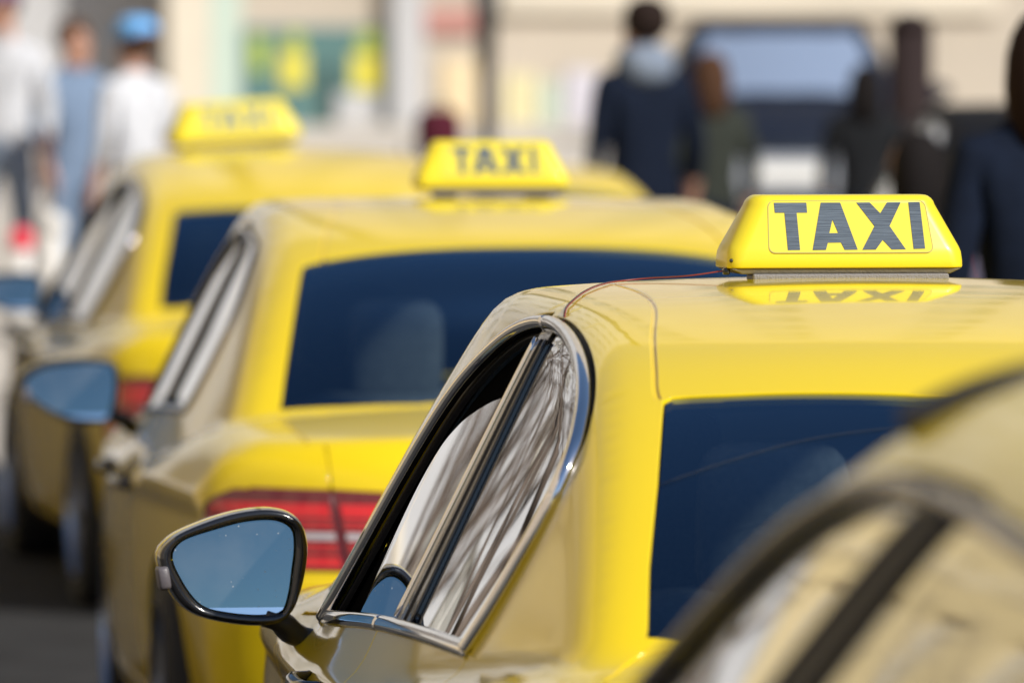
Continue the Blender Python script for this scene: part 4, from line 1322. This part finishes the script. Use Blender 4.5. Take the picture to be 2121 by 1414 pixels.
ops = bays(2.0, 34, 3.4, 1.3, [(q[0] - .4, q[1] - .4) for q in high] + [(1.0, 3.2)])
facade('town_house', 36, 38, 12, ops, PALEG, (-29.4, FY + 1.2, 1.1), 0, 'pale grey building behind the white shirted pedestrians')
# left side of the street (mirrored in the flanks and glass of the cabs)
for k, (y0, ln, m, lb) in enumerate(((66, 26, OCHRE, 'ochre building on the left of the street next to the square'), (39.7, 30, OCHRE, 'ochre building halfway along the left pavement'), (9.4, 40, PEACH, 'peach building on the left pavement beside the taxis'))):
    ops = bays(2.4, ln - 1, 3.4, 1.3, floors + [(1.2, 3.6)])
    facade('town_house', ln, 27.5 - k, 11, ops, m, (-16, y0 - ln, 0), R(90), lb)
for y in (58, 47, 33):
    o = box('awning', (-15.2, y, 3.4), (1.5, 3.0, .12), REDA, None, .02, Matrix.Rotation(R(20), 4, 'Y')); tag(o, 'red shop awning over the left pavement', 'awning', 'red awnings on the left')
# behind the camera and on the right, for reflections only
facade('town_house', 60, 9, 10, bays(2.4, 58, 3.4, 1.3, [(1.2, 3.4), (5.2, 7.3)]), CREAM, (30, -75, 0), R(180), 'low cream building behind the taxi rank')
facade('town_house', 60, 14, 10, bays(2.4, 58, 3.4, 1.3, [(1.2, 3.6), (5.2, 7.3), (8.8, 10.9)]), BEIGE, (20, 50, 0), R(-90), 'beige building on the right pavement')

# ------------------------------------------------------------------ bare street trees on the left
BARK = mat('bark', (0.12, 0.09, 0.07), .9, noise=(8, .3, 5))
def tree(x, y, h, seed, label):
    rnd = random.Random(seed)
    t = empty('street_tree', (x, y, gz(y)), 0, label, 'tree', 'bare street trees on the left')
    tv, tf, bv, bf = [], [], [], []
    def limb(p, d, L, r, lvl):
        n = 5
        pts, q, dd = [p], p, d
        for i in range(n):
            dd = (dd + Vector((rnd.uniform(-.2, .2), rnd.uniform(-.2, .2), rnd.uniform(-.05, .2)))).normalized()
            q = q + dd * L / n; pts.append(q)
        V, F = tube([tuple(v) for v in pts], list(np.linspace(r, r * .5, n + 1)), 6 if lvl < 2 else 4)
        A, B = (tv, tf) if lvl == 0 else (bv, bf)
        o = sum(len(v) for v in A); A.append(V); B += [tuple(i + o for i in f) for f in F]
        if lvl < 4:
            for k in range(5 if lvl else 6):
                i = rnd.randint(2, n) if lvl else rnd.randint(3, n)
                a = rnd.uniform(0, 6.28)
                side = Vector((math.cos(a), math.sin(a), rnd.uniform(.2, .9))).normalized()
                limb(pts[i], (dd * .5 + side).normalized(), L * rnd.uniform(.5, .72), r * .5 * rnd.uniform(.7, 1), lvl + 1)
    limb(Vector((0, 0, -.1)), Vector((0, 0, 1)), h * .45, h * .018, 0)
    mesh_obj('trunk', np.vstack(tv), tf, BARK, t)
    mesh_obj('branches', np.vstack(bv), bf, BARK, t)
for x, y, h, s in ((-4.6, 21, 8.5, 1), (-5.6, 31, 9, 2), (-6.6, 43, 9, 3), (-7.8, 56, 8.5, 4), (-6.8, 8.5, 8, 5)):
    tree(x, y, h, s, 'bare leafless tree on the left pavement')

# ------------------------------------------------------------------ people
SKIN = mat('skin', (0.42, 0.22, 0.15), .55)
def cloth(n, c): return mat('cloth_' + n, c, .9, 0, 0, .12, noise=(20, .15, 4))
def person(loc, rz, h, label, top, legs, hair, hairkind='short', hat=None, lean=0.0, arms=((.0, .0), (.0, .0)), stride=.1, shoe=None, scarf=None):
    s = h / 1.75
    t = empty('person', loc, rz, label, 'person', None)
    J = {'hip': (0, 0, .95), 'belly': (0, .01, 1.08), 'chest': (0, .0 + lean, 1.28), 'neck': (0, .01 + lean * 1.4, 1.47), 'head': (0, .02 + lean * 1.6, 1.56), 'brow': (0, .03 + lean * 1.6, 1.66), 'crown': (0, .01 + lean * 1.6, 1.73)}
    Rr = {'hip': .145, 'belly': .13, 'chest': .15, 'neck': .055, 'head': .072, 'brow': .088, 'crown': .055}
    E = [('hip', 'belly'), ('belly', 'chest'), ('chest', 'neck'), ('neck', 'head'), ('head', 'brow'), ('brow', 'crown')]
    for sd, sg in (('l', -1), ('r', 1)):
        a, b = arms[0 if sg < 0 else 1]
        st = stride * sg
        J['sh' + sd] = (.185 * sg, lean, 1.39); J['el' + sd] = (.235 * sg, lean - .03 + a, 1.12 + abs(a) * .3); J['wr' + sd] = (.24 * sg - b * sg * .5, lean + .06 + a * 2 + b, .89 + abs(a) * 1.0 + abs(b) * .8); J['ha' + sd] = (.24 * sg - b * sg * .6, lean + .08 + a * 2.2 + b * 1.2, .80 + abs(a) * 1.1 + abs(b) * .9)
        J['th' + sd] = (.095 * sg, 0, .86); J['kn' + sd] = (.105 * sg, st * .6 + .02, .49); J['an' + sd] = (.105 * sg, st, .09); J['to' + sd] = (.115 * sg, st + .16, .035)
        for k, v in (('sh', .07), ('el', .048), ('wr', .034), ('ha', .030), ('th', .095), ('kn', .062), ('an', .045), ('to', .036)): Rr[k + sd] = v
        E += [('chest', 'sh' + sd), ('sh' + sd, 'el' + sd), ('el' + sd, 'wr' + sd), ('wr' + sd, 'ha' + sd), ('hip', 'th' + sd), ('th' + sd, 'kn' + sd), ('kn' + sd, 'an' + sd), ('an' + sd, 'to' + sd)]
    J['nose'] = (0, .115 + lean * 1.6, 1.60); Rr['nose'] = .018; E.append(('head', 'nose'))
    for sd, sg in (('l', -1), ('r', 1)):          # fingers and thumb, each its own chain out of the hand
        hp = np.array(J['ha' + sd]); d = hp - np.array(J['wr' + sd]); d /= np.linalg.norm(d)
        for i, (off, ln) in enumerate(((-.026, .062), (-.009, .072), (.009, .068), (.026, .052))):
            p1 = hp + d * .035 + np.array((0, off, 0)); p2 = p1 + d * ln * .6; p3 = p2 + d * ln * .4 + np.array((-.015 * sg, 0, 0))
            for j, p in enumerate((p1, p2, p3)): J['f%s%d%d' % (sd, i, j)] = tuple(p); Rr['f%s%d%d' % (sd, i, j)] = .0085
            E += [('ha' + sd, 'f%s%d0' % (sd, i)), ('f%s%d0' % (sd, i), 'f%s%d1' % (sd, i)), ('f%s%d1' % (sd, i), 'f%s%d2' % (sd, i))]
        p = hp + np.array((-.01 * sg, .045, .005)); J['u' + sd] = tuple(p); Rr['u' + sd] = .010; E.append(('ha' + sd, 'u' + sd))
        p = p + d * .04 + np.array((0, .008, 0)); J['v' + sd] = tuple(p); Rr['v' + sd] = .009; E.append(('u' + sd, 'v' + sd))
    names = list(J); ix = {n: i for i, n in enumerate(names)}
    me = bpy.data.meshes.new('body')
    me.from_pydata([tuple(np.array(J[n]) * s) for n in names], [(ix[a], ix[b]) for a, b in E], [])
    o = bpy.data.objects.new('body', me); link(o)
    o.modifiers.new('skin', 'SKIN')
    for i, n in enumerate(names):
        sv = me.skin_vertices[0].data[i]
        k = Rr[n] * s
        sv.radius = (k * (1.15 if n in ('chest', 'hip', 'belly') else 1), k * (.8 if n in ('chest', 'hip', 'belly') else 1))
        sv.use_root = n == 'hip'
    sb = o.modifiers.new('sub', 'SUBSURF'); sb.levels = 1; sb.render_levels = 1
    dg = bpy.context.evaluated_depsgraph_get()
    ev = o.evaluated_get(dg)
    m2 = bpy.data.meshes.new_from_object(ev)
    o.modifiers.clear()
    o.data = m2
    bpy.data.meshes.remove(me)
    o.parent = t
    for q in (SKIN, top, legs, shoe or BLACKG): m2.materials.append(q)
    P = {n: Vector(np.array(J[n]) * s) for n in names}
    for p in m2.polygons:
        c = p.center
        z = c.z / s
        dn = min(((c - P[n]).length, n) for n in names)[1]
        if (dn == 'neck' and z > 1.49) or dn in ('head', 'brow', 'crown', 'nose') or ((dn[:2] in ('ha', 'wr') or dn[0] in 'fuv') and abs(c.x) / s > .178): k = 0
        elif dn[:2] == 'to' or (dn[:2] == 'an' and z < .07): k = 3
        elif dn[:2] in ('th', 'kn', 'an', 'ha', 'wr') or dn[0] in 'fuv' or (dn == 'hip' and z < .95): k = 2
        else: k = 1
        p.material_index = k; p.use_smooth = True
    hc = np.array((0, .0 + lean * 1.6, 1.665)) * s
    if hairkind == 'long': V, F = superbox(hc + (0, -.02 * s, -.10 * s), (.205 * s, .205 * s, .37 * s), .85)
    else: V, F = superbox(hc + (0, -.018 * s, .005 * s), (.195 * s, .21 * s, .20 * s), .85)
    mesh_obj('hair', V, F, hair, t)
    if hat is not None:
        V, F = superbox(hc + (0, .0, .05 * s), (.215 * s, .235 * s, .15 * s), .8); cp = mesh_obj('cap', V, F, hat, t)
        V, F = superbox(hc + (0, .14 * s, .02 * s), (.17 * s, .15 * s, .02 * s), .6); mesh_obj('peak', V, F, hat, cp)
    if scarf is not None:
        V, F = superbox(np.array((0, .005 + lean * 1.5, 1.475)) * s, (.25 * s, .24 * s, .19 * s), .8); mesh_obj('scarf', V, F, scarf, t)
    for sg in (-1, 1):
        V, F = superbox(np.array((.034 * sg, .108 + lean * 1.6, 1.645)) * s, (.022 * s, .012 * s, .012 * s), .9, 8, 6); mesh_obj('eye', V, F, BLACKG, t)
    return t
white = cloth('white', (.52, .53, .56)); denim = cloth('denim', (.16, .22, .32)); darkn = cloth('navy', (.006, .010, .022)); brown = cloth('brown', (.035, .022, .018))
olive = cloth('olive', (.03, .034, .028)); grey = cloth('grey', (.42, .43, .45)); steel = cloth('steel', (.20, .24, .31))
hb = mat('hair_brown', (.07, .035, .02), .85, 0, 0, .1); hk = mat('hair_black', (.012, .01, .01), .85, 0, 0, .1); hp_ = cloth('purple', (.22, .14, .24)); capb = cloth('sky_blue', (.16, .42, .80))
GP = 'pedestrians beyond the taxis'
PE = [
    person((.98, 28.0, gz(28.0)), R(160), 1.80, 'pedestrian in a white shirt and purple cap at the left edge', white, steel, hb, 'short', hp_, stride=.12),
    person((1.44, 28.9, gz(28.9)), R(200), 1.60, 'short brown haired pedestrian in a blue grey denim jacket and jeans', denim, denim, hb, 'short', None, stride=.15, arms=((.05, .1), (.0, .05))),
    person((1.60, 27.2, gz(27.2)), R(30), 1.63, 'pedestrian in a sky blue cap and white shirt', white, darkn, hb, 'short', capb, stride=-.14, arms=((.0, .0), (.06, .2))),
    person((3.58, 23.4, gz(23.4)), R(15), 1.90, 'dark haired pedestrian in navy with a blue grey scarf right of the middle TAXI sign', darkn, darkn, mat('hair_dark', (.022, .014, .012), .85, 0, 0, .1), 'short', None, stride=.1, scarf=steel),
    person((4.13, 24.8, gz(24.8)), R(12), 1.60, 'pedestrian in a dark olive coat in front of the parked navy car', olive, darkn, hb, 'long', None, stride=.05),
    person((2.02, 7.6, .0), R(5), 1.98, 'pedestrian in a navy jacket with long dark hair at the right edge', darkn, darkn, mat('hair_dark_brown', (.022, .012, .01), .85, 0, 0, .1), 'long', None, stride=.12),
    person((5.15, 26.1, gz(26.1)), R(-10), 1.48, 'pedestrian in a black coat between the olive coat and the brown column', cloth('black', (.012, .013, .015)), darkn, hk, 'long', None, stride=.05),
    person((2.83, 13.35, 0), R(20), 1.60, 'short pedestrian in a dark lilac jacket right of the brown column', cloth('lilac', (.10, .09, .13)), darkn, hk, 'long', None, stride=.08),
]
for p in PE: p['group'] = GP

# ------------------------------------------------------------------ street things in the background
BLK = mat('black_iron', (.012, .012, .014), .45)
def lamp_post(x, y, label):
    t = empty('lamp_post', (x, y, gz(y)), 0, label, 'lamp post')
    for nm, z0, z1, r0, r1 in (('base', 0, .35, .10, .08), ('shaft', .35, 1.05, .06, .055), ('collar', 1.05, 1.75, .065, .095), ('upper_shaft', 1.75, 4.6, .085, .06)):
        bm = bmesh.new(); bmesh.ops.create_cone(bm, cap_ends=True, segments=20, radius1=r0, radius2=r1, depth=z1 - z0, matrix=Matrix.Translation((0, 0, (z0 + z1) / 2)))
        bm_obj(nm, bm, BLK, t, True)
    V, F = superbox((0, 0, 4.85), (.34, .34, .5), .7); ln = mesh_obj('lantern', V, F, FRAMEW, t)
    V, F = superbox((0, 0, 5.14), (.40, .40, .12), .8); mesh_obj('lantern_cap', V, F, BLK, ln)
lamp_post(5.93, 44.5, 'slim black lamp post with a thicker collar behind the middle TAXI sign')
DKB = mat('dark_brown_steel', (.026, .017, .017), .8, 0, 0, .15)
t = empty('advert_column', (5.55, 26.95, gz(26.95)), 0, 'dark brown round column with a domed cap right of the parked navy car', 'column')
for nm, z0, z1, r0, r1 in (('plinth', 0, .25, .16, .14), ('drum', .25, 1.62, .112, .112), ('cap', 1.62, 1.70, .125, .05)):
    bm = bmesh.new(); bmesh.ops.create_cone(bm, cap_ends=True, segments=28, radius1=r0, radius2=r1, depth=z1 - z0, matrix=Matrix.Translation((0, 0, (z0 + z1) / 2))); bm_obj(nm, bm, DKB, t, True)

NAVY = mat('navy_paint', (.010, .015, .030), .7, 0, 0, .12)
SKYREF = mat('windscreen_sky_reflection', (.20, .26, .38), .4, 0, .2)  # sky reflection on the windscreen, painted as a pale blue base colour
PGR = mat('pale_grey_bumper', (.24, .26, .30), .6)
BLKP = mat('black_matt_paint', (.006, .007, .010), .7, 0, 0, .12)
def parked(loc, rz, label, paint=None, sky_screen=True):
    t = empty('parked_car', loc, rz, label, 'car')
    def cp(o, par):
        c = o.copy(); COL.objects.link(c); c.parent = par
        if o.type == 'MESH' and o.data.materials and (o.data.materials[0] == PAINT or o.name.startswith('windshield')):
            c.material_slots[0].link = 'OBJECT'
            c.material_slots[0].material = (SKYREF if sky_screen else CLEAR) if o.name.startswith('windshield') else (paint or NAVY)
        for ch in KIDS.get(o.name, ()): cp(ch, c)
    for o in KIDS[carB.name]: cp(o, t)
    if not sky_screen: return t
    V, F = superbox((0, 2.10, .42), (1.30, .22, .30), .4); mesh_obj('front_bumper', V, F, PGR, t)
    box('front_plate', (0, 2.215, .45), (.52, .012, .11), PLATE, t, .003)
    return t
parked((7.55, 41.5, gz(41.5)), R(172), 'dark navy car facing the taxis with pale blue sky reflection coloured into its windscreen and pale grey bumper')
parked((5.35, 22.6, gz(22.6) - .02), R(-3), 'black parked car behind the sharp taxi sign at the right edge', BLKP, False)
# luggage in the gap between the signs
mar = cloth('maroon', (.07, .012, .022))
t = empty('suitcase', (4.12, 34.4, gz(34.4)), R(20), 'navy suitcase standing on the paving left of the lamp post', 'suitcase')
V, F = superbox((0, 0, .40), (.46, .26, .68), .3); mesh_obj('shell', V, F, darkn, t)
for x in (-.16, .16):
    V, F = tube([(x, .05, .72), (x, .05, .84)], .01, 8); mesh_obj('handle_bar', V, F, BLK, t)
    V, F = superbox((x, 0, .03), (.05, .2, .06), .8); mesh_obj('castor', V, F, BLK, t)
t = empty('rucksack', (4.16, 34.4, gz(34.4) + .74), R(10), 'maroon rucksack lying on the navy suitcase', 'bag')
V, F = superbox((0, 0, .14), (.26, .22, .30), .5); mesh_obj('bag_body', V, F, mar, t)
V, F = superbox((0, -.10, .10), (.18, .08, .15), .6); mesh_obj('pocket', V, F, mar, t)
V, F = tube([(-.05, 0, .27), (-.04, 0, .33), (.04, 0, .33), (.05, 0, .27)], .009, 6); mesh_obj('grab_loop', V, F, BLK, t)
# bollards by the far pavement, at the left edge
BW = mat('bollard_white', (.62, .60, .57), .5)
BR = mat('bollard_red', (.70, .04, .07), .45)
def bollard(x, y, h, r, label, cap):
    t = empty('bollard', (x, y, gz(y)), 0, label, 'bollard', 'bollards at the left edge')
    bm = bmesh.new(); bmesh.ops.create_cone(bm, cap_ends=True, segments=20, radius1=r, radius2=r * .92, depth=h, matrix=Matrix.Translation((0, 0, h / 2))); bm_obj('post', bm, BW, t, True)
    V, F = superbox((0, 0, h + .02), (r * 2.3, r * 2.3, .13), .85); mesh_obj('head', V, F, cap, t)
bollard(.80, 24.8, .68, .055, 'white bollard with a red head at the left edge', BR)
bollard(.86, 23.8, .82, .055, 'white bollard with a plain white head', BW)
